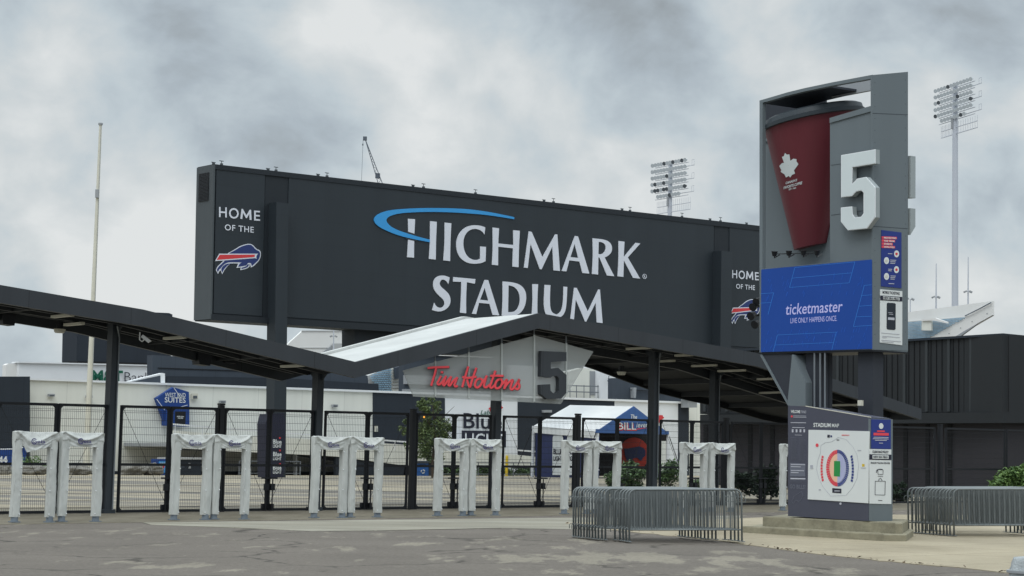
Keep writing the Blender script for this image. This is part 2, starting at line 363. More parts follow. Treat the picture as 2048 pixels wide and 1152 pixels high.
WEAR = [(G(px, py), r, w) for px, py, r, w in ((340, 1132, 1.5, .14), (250, 1125, .9, .09), (380, 1092, .9, .10), (330, 1068, 2.2, .08), (480, 1142, 1.0, .12), (150, 1062, 3, .05), (820, 1075, 2.5, .07), (930, 1090, 3, .10), (1000, 1112, 3.4, .11), (1120, 1080, 3.0, .10), (1180, 1115, 3.2, .11), (1330, 1110, 3.4, .10), (1450, 1128, 3.0, .10), (1600, 1142, 2.2, .07), (1900, 1175, 1.4, -.1), (700, 1120, 3, -.04), (1180, 1146, 1.6, .1))]
g_asph = ground_mat('asphalt', (106, 100, 93), (131, 125, 113), .605, .67, 1.0, grit=2.2, cracks=.3, wear=WEAR)
g_patch = ground_mat('asphalt_worn', (102, 99, 96), (142, 138, 127), .46, .50, .55)
g_strip = ground_mat('concrete_brown', (112, 106, 92), (126, 120, 106), .4, .6, .6, joints=3.0)
g_band = ground_mat('concrete_pale', (138, 134, 121), (150, 147, 135), .42, .58, .5, streaks=True, joints=3.0)
g_walk = ground_mat('sidewalk', (154, 144, 123), (165, 155, 134), .4, .6, .3, grit=.8, joints=2.4)
g_plaza = ground_mat('plaza_paving', (116, 113, 107), (158, 150, 132), .42, .58, .35, streaks=True)
g_far = ground_mat('far_paving', (166, 155, 130), (150, 142, 124), .4, .6, .3)
def foliage(name, a, b):
    m = bpy.data.materials.new(name); m.use_nodes = True; t = m.node_tree; l = t.links.new; p = t.nodes['Principled BSDF']; p.inputs['Roughness'].default_value = .6
    o = nd('ShaderNodeNewGeometry', t); n = nd('ShaderNodeTexNoise', t); n.inputs['Scale'].default_value = 2.2; n.inputs['Detail'].default_value = 6; l(o.outputs['Position'], n.inputs['Vector'])
    ad = nd('ShaderNodeMath', t, operation='MULTIPLY_ADD'); l(o.outputs['Random Per Island'], ad.inputs[0]); ad.inputs[1].default_value = .55; l(n.outputs[0], ad.inputs[2])
    r = nd('ShaderNodeMapRange', t); r.inputs[1].default_value = .4; r.inputs[2].default_value = 1.1; l(ad.outputs[0], r.inputs[0])
    mx = nd('ShaderNodeMix', t, data_type='RGBA'); mx.inputs[6].default_value = lin(*a); mx.inputs[7].default_value = lin(*b); l(r.outputs[0], mx.inputs[0]); l(mx.outputs[2], p.inputs['Base Color'])
    return m
m_leaf = foliage('leaf_tree', (60, 82, 50), (120, 136, 84)); m_bush = foliage('leaf_bush', (38, 58, 36), (84, 112, 64)); m_bushd = foliage('leaf_dark', (24, 42, 30), (52, 80, 48)); m_bushl = foliage('leaf_bright', (54, 84, 44), (116, 146, 78))
m_bark = mat('bark', (72, 62, 52), .9, .2, 6)

# ------------------------------------------------------------------ ground
def axis_vals(lo, hi, brk, fine):
    s = {lo, hi, *brk}; x = fine[0]
    while x <= fine[1]: s.add(round(x, 3)); x += fine[2]
    for k in (1.0, 1.6, 2.6, 4.2, 7, 11, 18, 30, 50):
        for b, sg in ((fine[0], -1), (fine[1], 1)):
            v = b + sg * 12 * k
            if lo < v < hi: s.add(v)
    return sorted(s)
def sn(s_, n_): p = SD * s_ + ND * n_; return p.x, p.y
gm = MB(); sv = axis_vals(-900, 900, (), (-60, 140, 2)); nv = axis_vals(-150, 1400, (0, 14, 27, 43.6, 50, 60, 84, 114, 135, 400), (2, 130, 2))
vs = []; fs = []
for n_ in nv:
    for s_ in sv:
        x, y = sn(s_, n_); vs.append((x, y, gz(x, y)))
k = len(sv)
for i in range(len(nv) - 1):
    for j in range(k - 1): fs.append((i * k + j, i * k + j + 1, (i + 1) * k + j + 1, (i + 1) * k + j))
gm.add(vs, fs); obj('ground', gm, g_asph, kind='structure')
def sheet(name, top, bot, m, dz=.012, sub=24, rows=8):
    """strip of paving between two photo polylines traced on the ground"""
    def samp(pl, q):
        L_ = len(pl) - 1; i = min(int(q * L_), L_ - 1); f = q * L_ - i; a = pl[i]; b = pl[i + 1]
        return (a[0] + (b[0] - a[0]) * f, a[1] + (b[1] - a[1]) * f)
    mb = MB(); vs = []; fs = []
    cols = sub * (len(top) - 1)
    for r in range(rows + 1):
        for c in range(cols + 1):
            q = c / cols; A = G(*samp(top, q)); B = G(*samp(bot, q)); p = A.lerp(B, r / rows); w = 0
            vs.append((p.x, p.y, gz(p.x, p.y) + dz))
    k = cols + 1
    for r in range(rows):
        for c in range(cols): fs.append((r * k + c, r * k + c + 1, (r + 1) * k + c + 1, (r + 1) * k + c))
    o_ = len(vs)
    for base_i in (0, rows * k):
        st_ = len(vs)
        for c in range(k): x, y, z = vs[base_i + c]; vs.append((x, y, z - .03))
        for c in range(k - 1): fs.append((base_i + c, base_i + c + 1, st_ + c + 1, st_ + c))
    mb.add(vs, fs); return obj(name, mb, m, kind='structure')
def band(name, n0, n1, s0, s1, m, dz):
    mb = MB(); ns = sorted({n0, n1, *[x for x in nv if n0 < x < n1]}); ss = [s0 + (s1 - s0) * i / 60 for i in range(61)]; vs = []; fs = []
    for n_ in ns:
        for s_ in ss:
            x, y = sn(s_, n_); vs.append((x, y, gz(x, y) + dz))
    for i in range(len(ns) - 1):
        for j in range(60): fs.append((i * 61 + j, i * 61 + j + 1, (i + 1) * 61 + j + 1, (i + 1) * 61 + j))
    for bi in (0, (len(ns) - 1) * 61):
        st_ = len(vs)
        for c in range(61): x, y, z = vs[bi + c]; vs.append((x, y, z - .03))
        for c in range(60): fs.append((bi + c, bi + c + 1, st_ + c + 1, st_ + c))
    return obj(name, mb.add(vs, fs), m, kind='structure')
band('plaza_paving', 51.5, 99, -60, 150, g_plaza, .006)
band('far_pavement', 99, 113.5, -60, 150, g_far, .006)
band('entrance_pavement', 43.35, 51.5, -60, 110, g_strip, .006)
def jag(pts, a=1.2, n=9):
    o = []
    for (x0, y0), (x1, y1) in zip(pts, pts[1:]):
        for i in range(n):
            f = i / n; x = x0 + (x1 - x0) * f; o.append((x, y0 + (y1 - y0) * f + noise.noise(V((x * .035, y0 * .1, 3))) * a * 2 + noise.noise(V((x * .15, 0, 9))) * a * .7))
    return o + [pts[-1]]
top = [(285, 1045.4), (480, 1043.5), (700, 1041), (900, 1038.6), (1140, 1035.8), (1300, 1034), (1480, 1031.8)]
bot = [(300, 1049), (480, 1056), (620, 1062.5), (760, 1061), (1000, 1056), (1300, 1062), (1480, 1084)]
sheet('pale_paving', top, jag(bot, 1.2, 6)[::6], g_band, .010, 12, 8)
top = [(1130, 1046), (1240, 1044), (1420, 1040), (1650, 1030), (1850, 1030), (2060, 1030), (2300, 1035)]
bot = [(1131, 1048), (1240, 1062), (1420, 1080), (1610, 1106), (1780, 1124), (1960, 1141), (2240, 1170)]
sheet('sidewalk', top, jag(bot, .9, 8), g_walk, .030, 1, 10) if False else None
tb = jag(bot, 1.0, 8); tt = []
for i in range(len(tb)):
    q = i / (len(tb) - 1) * (len(top) - 1); j = min(int(q), len(top) - 2); f = q - j
    tt.append((top[j][0] + (top[j + 1][0] - top[j][0]) * f, top[j][1] + (top[j + 1][1] - top[j][1]) * f))
sheet('sidewalk', tt, tb, g_walk, .012, 3, 16)
# dead leaves and grit gathered along the sidewalk edge
lt_ = MB(); rl_ = random.Random(12)
for i in range(230):
    q = rl_.random() ** 1.2; k_ = int(q * (len(tb) - 1)); a_ = tb[min(k_, len(tb) - 2)]; b_ = tb[min(k_ + 1, len(tb) - 1)]; f_ = rl_.random()
    if rl_.random() < .35 + .5 * (noise.noise(V((q * 9, 0, 4))) > .05): pass
    else: continue
    p = G(a_[0] + (b_[0] - a_[0]) * f_, min(1151, a_[1] + (b_[1] - a_[1]) * f_ + rl_.gauss(0, 1.0))); s_ = rl_.uniform(.015, .05); an = rl_.uniform(0, 6.28)
    u_ = V((math.cos(an), math.sin(an), rl_.uniform(-.3, .5))) * s_; w_ = V((-math.sin(an), math.cos(an), rl_.uniform(0, .6))) * s_ * .6; p = V((p.x, p.y, gz(p.x, p.y) + .03))
    lt_.add([p - u_, p + w_, p + u_, p - w_], [(0, 1, 2, 3)])
obj('leaf_litter', lt_, mat('dead_leaf', (84, 70, 52), .9, .3, 8), None, label='dry brown leaves and grit gathered along the sidewalk edge', cat='leaf litter', kind='stuff')
# ------------------------------------------------------------------ foliage builders
def leaves(mb, c, rad, n, size, seed, squash=(1, 1, 1), lumps=7):
    rnd = random.Random(seed); L_ = []
    for _ in range(lumps):
        a = rnd.uniform(0, 6.28); r = rnd.uniform(.2, .75); L_.append((V((math.cos(a) * r, math.sin(a) * r, rnd.uniform(-.65, .75))), rnd.uniform(.28, .5)))
    for _ in range(n):
        o, rr = rnd.choice(L_); d = V((rnd.gauss(0, 1), rnd.gauss(0, 1), rnd.gauss(0, 1))).normalized() * rr * rnd.uniform(.45, 1.12)
        p = o + d; p = V((p.x * squash[0], p.y * squash[1], p.z * squash[2])) * rad + c
        t = V((rnd.gauss(0, 1), rnd.gauss(0, 1), rnd.gauss(0, .6))).normalized(); u = t.cross(V((rnd.gauss(0, 1), rnd.gauss(0, 1), 1))).normalized(); s = size * rnd.uniform(.6, 1.3)
        mb.add([p - t * s, p + u * s * .45, p + t * s, p - u * s * .45], [(0, 1, 2, 3)])
def bush(px, pyb, pxw, pyh, D, m, label, n, group, size=.07, seed=1, name='shrub'):
    b = P(px, pyb, D); b.z = gz(b.x, b.y); w = pxw * D / F; h = pyh * D / F
    r = thing(name, b, label, 'shrub', group)
    mb = MB(); leaves(mb, b + V((0, 0, h * .5)), .5, n, size, seed, (w, min(w, 2.5), h), 12); obj('foliage', mb, m, r)
    sm = MB(); rnd = random.Random(seed)
    for i in range(9):
        a = rnd.uniform(0, 6.28); sm.tube([b + V((math.cos(a) * w * .1, math.sin(a) * w * .08, -.05)), b + V((math.cos(a) * w * .3, math.sin(a) * w * .2, h * rnd.uniform(.4, .7)))], .018, 5, .006)
    obj('stem', sm, m_bark, r)
# ------------------------------------------------------------------ fence and gates
FP = plane_px(110, 55, 1150, 67.6)
FH = 3.03
def fpt(px, off=0):
    p = FP(px, 1000, off); return V((p.x, p.y, gz(p.x, p.y)))
sdir_ = FP.t
cols_ = [218, 632, 990, 1305]
def orig_ax(a): return (FP.t, FP.n, V((0, 0, 1)))
def fence_post(px, label):
    p = fpt(px); t = thing('fence_post', p, label, 'post', 'black posts between the gate leaves')
    obj('post', MB().box(p + V((0, 0, 1.55)), (.15, .15, 3.1), orig_ax(0)), m_black, t)
    obj('post_cap', MB().box(p + V((0, 0, 3.13)), (.17, .17, .05), orig_ax(0)), m_black, t)
    obj('base_plate', MB().box(p + V((0, 0, .02)), (.28, .28, .03), orig_ax(0)), m_black, t)
posts = [(-20, 'tall black square fence post at the far left picture edge'), (436, 'black square fence post behind the second pair of covered detectors'), (822, 'black square fence post in front of the small leafy tree'),
         (1153, 'black square fence post in front of the white tent roof'), (1451, 'black square fence post right of the rearmost canopy column'), (1600, 'black square fence post hidden beside the map kiosk'), (1880, 'black square fence post in front of the charcoal ribbed building')]
for px, l_ in posts: fence_post(px, l_)
def leaf(px0, px1, hinge_left, label):
    a = fpt(px0); b = fpt(px1); _d = (b - a).normalized(); a = a + _d * (0 if hinge_left else .042); b = b - _d * (0 if hinge_left is False else .042); t = thing('gate_leaf', (a + b) / 2, label, 'gate', 'black mesh gate leaves under the canopy')
    U = V((0, 0, 1)); w = .09 if hinge_left is not None else .08
    z0, z1 = .055, FH - .04
    d = (b - a).normalized()
    fm = MB()
    for p, q in ((a + U * z0, b + U * z0), (a + U * z1, b + U * z1), (a + U * (z0 + (z1 - z0) * .445), b + U * (z0 + (z1 - z0) * .445))): fm.bar(p, q, .07, .075)
    fm.bar(a + U * .02, a + U * (z1 + .03), .078); fm.bar(b + U * .02, b + U * (z1 + .03), .078)
    for p, dd in ((a, d), (b, -d)):         # corner gussets
        for z, sg in ((z0, 1), (z1, -1)): fm.prism([[p + U * z, p + dd * .15 + U * z, p + U * (z + sg * .15)]], FP.n * .02)
    obj('frame', fm, m_black, t)
    wm = MB(); L_ = (b - a).length; k = max(6, int(L_ / .058))
    for i in range(1, k):
        p = a + d * (L_ * i / k); wm.bar(p + U * z0, p + U * z1, .0055)
    z = z0 + .1
    while z < z1:
        wm.bar(a + U * z + (V((0, 0, 0))), b + U * z, .007, .009); z += .205
    for z in (z1 - .12, z0 + .12, z0 + (z1 - z0) * .445 + .1): wm.bar(a + U * z + FP.n * .03, b + U * z + FP.n * .03, .009)
    obj('wire_mesh', wm, m_mesh, t)
    if hinge_left is not None:
        h, m_ = (a, b) if hinge_left else (b, a)
        cb = MB(); cb.bar(h + U * z1 + FP.n * .04, m_ + U * .2 + FP.n * .04, .009); obj('brace_cable', cb, m_black, t)
        lm = MB(); q = m_ + (h - m_).normalized() * .07
        lm.bar(q + U * .95 + FP.n * .1, q + U * .02 + FP.n * .1, .035); lm.box(q + U * .98 + FP.n * .1, (.32, .05, .045), orig_ax(0)); lm.box(q + U * .72 + FP.n * .1, (.14, .07, .2), orig_ax(0)); lm.box(m_ + U * .16 + FP.n * .03, (.34, .06, .14), orig_ax(0))
        obj('drop_bolt', lm, m_black, t)
leafs = [(-12, 108, 1, 'gate leaf at the far left, behind the torn detector cover'), (108, 207, 0, 'gate leaf just left of the leftmost canopy column'), (236, 334, 1, 'gate leaf right of the leftmost column, boulders behind it'),
  (334, 428, 0, 'gate leaf in front of the West End Suites sign'), (445, 534, 1, 'gate leaf left of the drink advert pillar'), (534, 620, 0, 'gate leaf in front of the drink advert pillar'),
  (646, 731, 1, 'gate leaf right of the second canopy column'), (731, 812, 0, 'gate leaf in front of the charcoal wall, left of the small tree'), (830, 905, 1, 'gate leaf in front of the small tree and blue bin'),
  (905, 978, 0, 'gate leaf in front of the Blue Light mural'), (1004, 1077, 1, 'gate leaf right of the third column with yellow bollard behind'), (1077, 1145, 0, 'gate leaf in front of the left tent wall'),
  (1163, 1232, 1, 'gate leaf in front of the blue tent gable'), (1232, 1294, 0, 'gate leaf in front of the bison mural tent opening'), (1319, 1382, 1, 'gate leaf between the fourth column and the rear column'),
  (1382, 1443, 0, 'gate leaf behind the rear canopy column'), (1461, 1521, 1, 'gate leaf before the dark shrubs left of the kiosk'), (1521, 1590, 0, 'gate leaf partly behind the map kiosk'),
  (1612, 1740, None, 'black mesh fence panel behind the kiosk'), (1742, 1870, None, 'black mesh fence panel just right of the kiosk'), (1890, 2010, None, 'black mesh fence panel behind the right barrier stack'), (2012, 2130, None, 'black mesh fence panel at the right picture edge')]
for x0, x1, h, l_ in leafs: leaf(x0, x1, None if h is None else bool(h), 'black ' + l_ if not l_.startswith('black') else l_)
# ------------------------------------------------------------------ canopy
CF, CB = 2.0, -2.0
topl = [(-260, 525), (287, 619), (712, 724), (1079, 626), (1514, 706), (1841, 817), (2120, 905)]
topl = topl[:6]
base = fpt(632)
can = thing('entrance_canopy', base, 'long dark folded-plate canopy with pale roof over the gates', 'canopy')
TP = [FP.uz(x, y, CF) for x, y in topl]
hz = [.47, .46, .47, .49, .47, .42]
def strip_prism(tops, bots, o0, o1, mb=None):
    mb = mb or MB(); k = len(tops)
    for i in range(k - 1):
        q = [FP.at(*tops[i], o0), FP.at(*tops[i + 1], o0), FP.at(*bots[i + 1], o0), FP.at(*bots[i], o0)]
        mb.prism([q], -FP.n * (o0 - o1))
    return mb
BT = [(u, z - h) for (u, z), h in zip(TP, hz)]
def dz(L_, a): return [(u, z + a) for u, z in L_]
obj('front_fascia', strip_prism(TP, BT, CF, CF - .14), m_canopy, can)
obj('rear_fascia', strip_prism(dz(TP, -.11), BT, CB + .14, CB), m_canopy, can)
obj('roof_membrane', strip_prism(dz(TP, -.012), dz(TP, -.10), CF - .142, CB), m_roofw, can)
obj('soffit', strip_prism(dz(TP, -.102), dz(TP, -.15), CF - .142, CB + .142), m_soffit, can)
obj('roof_coping', strip_prism(dz(TP, .07), dz(TP, -.008), CB + .25, CB), m_roofw, can)
def zprof(u):
    for (a, b), (c, d) in zip(TP, TP[1:]):
        if a <= u <= c: return b + (d - b) * (u - a) / (c - a)
    return TP[0][1] if u < TP[0][0] else TP[-1][1] - (u - TP[-1][0]) * .17
edge = []
for px, py in ((1110, 712), (1187, 737), (1250, 760), (1316, 784), (1378, 800), (1439, 813), (1521, 837), (1600, 853)):
    m_ = 2.0
    while m_ < 26:
        p = FP(px, py, -m_); u = (p - FP.a).dot(FP.t)
        if p.z <= zprof(u) - .42 and False: break
        if p.z >= zprof(u) - .42: break
        m_ += .1
    edge.append((u, -m_))
wing = MB(); wf = MB(); u0_ = TP[3][0] + .3
pts_ = [(u0_, CB)] + [e for e in edge if e[1] < CB - .05]
for (a, b), (c, d) in zip(pts_, pts_[1:]):
    if c <= a: continue
    q = [FP.at(a, zprof(a) - .12, CB - .002), FP.at(c, zprof(c) - .12, CB - .002), FP.at(c, zprof(c) - .12, d), FP.at(a, zprof(a) - .12, b)]
    wing.prism([q], V((0, 0, -.1)))
    wf.prism([[FP.at(a, zprof(a) - .05, b), FP.at(c, zprof(c) - .05, d), FP.at(c, zprof(c) - .45, d), FP.at(a, zprof(a) - .45, b)]], FP.n * .12)
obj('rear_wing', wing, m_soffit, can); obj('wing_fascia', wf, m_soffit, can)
for k_ in range(1, 9):
    u = u0_ + 2.1 * k_; b = None
    for (a, b0), (c, d0) in zip(pts_, pts_[1:]):
        if a <= u <= c: b = b0 + (d0 - b0) * (u - a) / (c - a)
    if b is None: continue
    obj('rafter', MB().bar(FP.at(u, zprof(u) - .3, CB - .05), FP.at(u, zprof(u) - .3, b + .2), .1, .18), m_purlin, can)
tip = MB(); tip.prism([[FP.at(TP[-1][0], TP[-1][1], CF), FP.at(TP[-1][0], BT[-1][1], CF), FP.at(TP[-1][0], BT[-1][1], CB), FP.at(TP[-1][0], TP[-1][1], CB)]], FP.t * .06)
obj('end_fascia', tip, m_canopy, can)
for o in (1.25, .5, -.45, -1.2):
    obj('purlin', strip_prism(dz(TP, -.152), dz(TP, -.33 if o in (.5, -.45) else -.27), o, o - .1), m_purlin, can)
for (u0, z0), (u1, z1) in zip(TP, TP[1:]):
    k = max(2, int(abs(u1 - u0) / 2.2))
    for i in range(1, k):
        f = i / k; u = u0 + (u1 - u0) * f; z = z0 + (z1 - z0) * f
        obj('rafter', MB().box(FP.at(u, z - .25, 0), (.08, 3.6, .16), orig_ax(0)), m_purlin, can)
def soff_z(u):
    for (a, b), (c, d) in zip(TP, TP[1:]):
        if a <= u <= c: return b + (d - b) * (u - a) / (c - a)
    return TP[-1][1]
for px, py, off, ln in ((1280, 719, .9, 1.3), (1378, 714, 1.3, 1.3), (1330, 762, -1.0, .9), (1408, 758, -.5, 1.2), (1463, 757, 0, 1.3), (1540, 756, .6, 1.2), (1545, 801, -1.2, 1.3), (1690, 799, .4, 1.3), (125, 628, .8, 1.1), (148, 652, -.6, 1), (350, 672, .9, 1.1), (585, 724, .9, 1.1)):
    u, z = FP.uz(px, py, off)
    obj('strip_light', MB().box(FP.at(u, soff_z(u) - .385, off), (.13, ln, .07), orig_ax(0)), m_fix, can)
for px in cols_ + [1427]:
    off = 0 if px != 1427 else -1.6
    p = FP(px, 900, off); p.z = gz(p.x, p.y); u = (p - FP.a).dot(FP.t); zt = soff_z(u) - .15
    w = .29
    c = MB().box(V((p.x, p.y, (p.z + zt) / 2)), (w * .8, w, zt - p.z), orig_ax(0))
    o = obj('column', c, m_post, can)
    bp = MB().box(p + V((0, 0, .06)), (w * 1.25, w * 1.25, .12), orig_ax(0)); obj('base_plate', bp, m_post, can)
    for sg in (-1, 1):
        br = MB(); br.prism([[V((p.x, p.y, zt - .4)) + FP.n * sg * w * .45, V((p.x, p.y, zt - .1)) + FP.n * sg * .5, V((p.x, p.y, zt - .1)) + FP.n * sg * w * .45]], FP.t * .05); obj('bracket', br, m_post, can)
    if px in (1427, 1305, 218):
        cn = MB(); q = p + FP.n * (w * .5 + .04) + FP.t * .08; cn.tube([q + V((0, 0, 1.0 if px == 1305 else .1)), V((q.x, q.y, zt - .5)), V((q.x, q.y, zt - .2)) - FP.t * .25 + FP.n * .3], .022, 6); obj('conduit', cn, m_steel, can)
# suspended camera, loudspeakers, dome lights
def hang(name, label, cat, px, py, off, parts):
    b = FP(px, py, off); t = thing(name, b, label, cat)
    for nm, mb, m in parts(b): obj(nm, mb, m, t)
hang('security_camera', 'white security camera on a curved arm beneath the left canopy', 'camera', 288, 676, 1.2, lambda b: [
    ('arm', MB().tube([b + V((-.12, 0, .16)), b + V((-.12, 0, -.05)), b + V((-.05, 0, -.1)), b + V((.02, 0, -.03))], .02, 6), m_white),
    ('housing', MB().box(b + V((.05, 0, -.02)), (.26, .11, .09), (V((.8, 0, -.6)), V((0, 1, 0)), V((.6, 0, .8)))), m_white),
    ('hood', MB().box(b + V((.14, 0, -.05)), (.13, .13, .04), (V((.8, 0, -.6)), V((0, 1, 0)), V((.6, 0, .8)))), m_white)])
for px, py, l_ in ((18, 641, 'black box loudspeaker hanging under the canopy at the far left'), (410, 722, 'black box loudspeaker hanging under the canopy before the dark building'), (462, 718, 'second black loudspeaker, lower on the canopy slope nearer the second column')):
    hang('loudspeaker', l_, 'loudspeaker', px, py, -1.6, lambda b: [('cabinet', MB().prism([[b + V((-.22, 0, .26)), b + V((.22, 0, .22)), b + V((.16, 0, -.14)), b + V((-.16, 0, -.1))]], ND * .4), m_black), ('bracket', MB().bar(b + V((0, .2, .2)), b + V((0, .2, .55)), .05), m_black)])
hang('dome_light', 'pale dome light under the left canopy beside the flagpole', 'lamp', 119, 661, -1.4, lambda b: [('base', MB().tube([b + V((0, 0, .25)), b + V((0, 0, .03))], .1, 10), m_black), ('lens', MB().tube([b + V((0, 0, .04)), b + V((0, 0, -.04)), b + V((0, 0, -.07))], .17, 14, .12), m_fix)])
hang('dome_light', 'pale dome light under the right canopy slope beside the glass sign', 'lamp', 1243, 746, -1.0, lambda b: [('base', MB().tube([b + V((0, 0, .25)), b + V((0, 0, .03))], .1, 10), m_black), ('lens', MB().tube([b + V((0, 0, .04)), b + V((0, 0, -.04)), b + V((0, 0, -.07))], .17, 14, .12), m_fix)])
# ------------------------------------------------------------------ hanging glass sign
GS = Plane(FP(800, 700, 1.5), FP(1200, 700, 1.5))
gl = thing('glass_entrance_sign', GS(990, 806), 'frosted glass sign with red Tim Hortons script hanging from canopy peak', 'sign')
outl = [(806, 741), (1071, 671), (1187, 703), (1122, 808), (827, 793)]
m_fixg = mat('fin_glass', (205, 210, 208), .3, .1, alpha=.6)
xs = [806, 871, 938, 1004, 1069, 1133, 1187]
def clipx(poly, x0, x1):
    def cl(p, x, keep):
        o = []
        for i in range(len(p)):
            a, b = p[i], p[(i + 1) % len(p)]; ia = keep(a[0]); ib = keep(b[0])
            if ia: o.append(a)
            if ia != ib: f = (x - a[0]) / (b[0] - a[0]); o.append((x, a[1] + (b[1] - a[1]) * f))
        return o
    return cl(cl(poly, x0, lambda v: v >= x0), x1, lambda v: v <= x1)
for a, b in zip(xs, xs[1:]):
    q = clipx(outl, a + .5, b - .5)
    obj('glass_pane', slab(GS, q, 0, .03), m_glass, gl)
for x in xs[1:-1]:
    ys = [p[1] for p in clipx(outl, x - .6, x + .6)]
    obj('glass_fin', slab(GS, rect(x - 1.6, min(ys) - 2, x + 1.6, max(ys) - 2), .03, .02), m_fixg, gl)
    obj('hanger', slab(GS, rect(x - .7, min(ys) - 16, x + .7, min(ys) + 3), -.02, .04), m_steel, gl)
tz = lambda L_: zc(L_, 840, 710, 9.31)
strokes = [[(155, 243), (240, 232), (340, 228), (530, 222)], [(300, 245), (275, 350), (235, 480), (212, 560)], [(400, 318), (420, 322)], [(385, 400), (350, 470), (325, 520), (345, 550), (395, 520), (480, 400)],
  [(480, 400), (455, 470), (430, 545), (455, 560), (520, 470), (575, 410)], [(575, 410), (550, 480), (530, 550), (560, 565), (620, 480), (690, 425)], [(690, 425), (665, 490), (642, 560), (665, 585), (690, 575)],
  [(895, 225), (860, 340), (820, 470), (790, 585)], [(1045, 250), (1000, 380), (960, 500), (930, 595), (900, 540), (880, 470)], [(800, 412), (900, 425), (1040, 405)],
  [(1115, 440), (1060, 460), (1025, 530), (1030, 585), (1070, 605), (1120, 570), (1160, 500), (1150, 455), (1115, 440)], [(1150, 520), (1200, 460), (1240, 395)], [(1225, 440), (1195, 540), (1200, 590), (1235, 600), (1290, 560)],
  [(1400, 305), (1360, 420), (1320, 530), (1305, 590), (1335, 610), (1390, 560)], [(1320, 388), (1430, 385), (1540, 388)],
  [(1490, 450), (1440, 470), (1405, 530), (1405, 600), (1445, 620), (1495, 590), (1530, 520), (1520, 465), (1490, 450)], [(1530, 540), (1580, 490), (1615, 455), (1595, 530), (1570, 620)], [(1575, 610), (1640, 520), (1725, 465), (1695, 560), (1685, 620), (1715, 640), (1755, 600)],
  [(1755, 600), (1810, 520), (1850, 450), (1830, 510), (1850, 560), (1845, 610), (1815, 635), (1780, 625)]]
def catmull(p, k=5):
    if len(p) < 3: return p
    q = [p[0]] + p + [p[-1]]; o = []
    for i in range(1, len(q) - 2):
        for j in range(k):
            t = j / k; o.append(tuple(.5 * (2 * q[i][a] + (q[i + 1][a] - q[i - 1][a]) * t + (2 * q[i - 1][a] - 5 * q[i][a] + 4 * q[i + 1][a] - q[i + 2][a]) * t * t + (3 * q[i][a] - q[i - 1][a] - 3 * q[i + 1][a] + q[i + 2][a]) * t ** 3) for a in (0, 1)))
    return o + [p[-1]]
def stroke_mb(strks, w, off, th, dx=0, dy=0):
    mb = MB()
    for si, s_ in enumerate(strks):
        pp = [V((x + dx, y + dy)) for x, y in catmull(tz(s_))]; n_ = len(pp); L1 = []; L2 = []
        for i, p in enumerate(pp):
            d = (pp[min(i + 1, n_ - 1)] - pp[max(i - 1, 0)]); d = d.normalized() if d.length > 1e-6 else V((1, 0)); n = V((-d.y, d.x)) * w / 2
            if i == 0: p = p - d * w * .35
            if i == n_ - 1: p = p + d * w * .35
            L1.append(p + n); L2.append(p - n)
        o_ = off + .0022 * (si % 6)
        fr_ = [[GS(a.x, a.y, o_), GS(b.x, b.y, o_), GS(b.x, b.y, o_ - th), GS(a.x, a.y, o_ - th)] for a, b in zip(L1, L2)]
        mb.loft(fr_)
    return mb
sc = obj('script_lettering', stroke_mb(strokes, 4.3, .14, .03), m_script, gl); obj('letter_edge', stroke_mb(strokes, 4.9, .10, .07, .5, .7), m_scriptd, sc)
f5 = zc([(1350, 187), (1572, 197), (1572, 277), (1432, 285), (1432, 345), (1500, 338), (1572, 400), (1570, 560), (1525, 612), (1400, 615), (1343, 570), (1340, 488), (1427, 482), (1430, 540), (1455, 565), (1490, 560), (1505, 540), (1505, 430), (1485, 408), (1445, 412), (1430, 425), (1342, 413)], 780, 660, 4.452)
obj('gate_number', slab(GS, f5, .2, .15), m_canopy, gl)
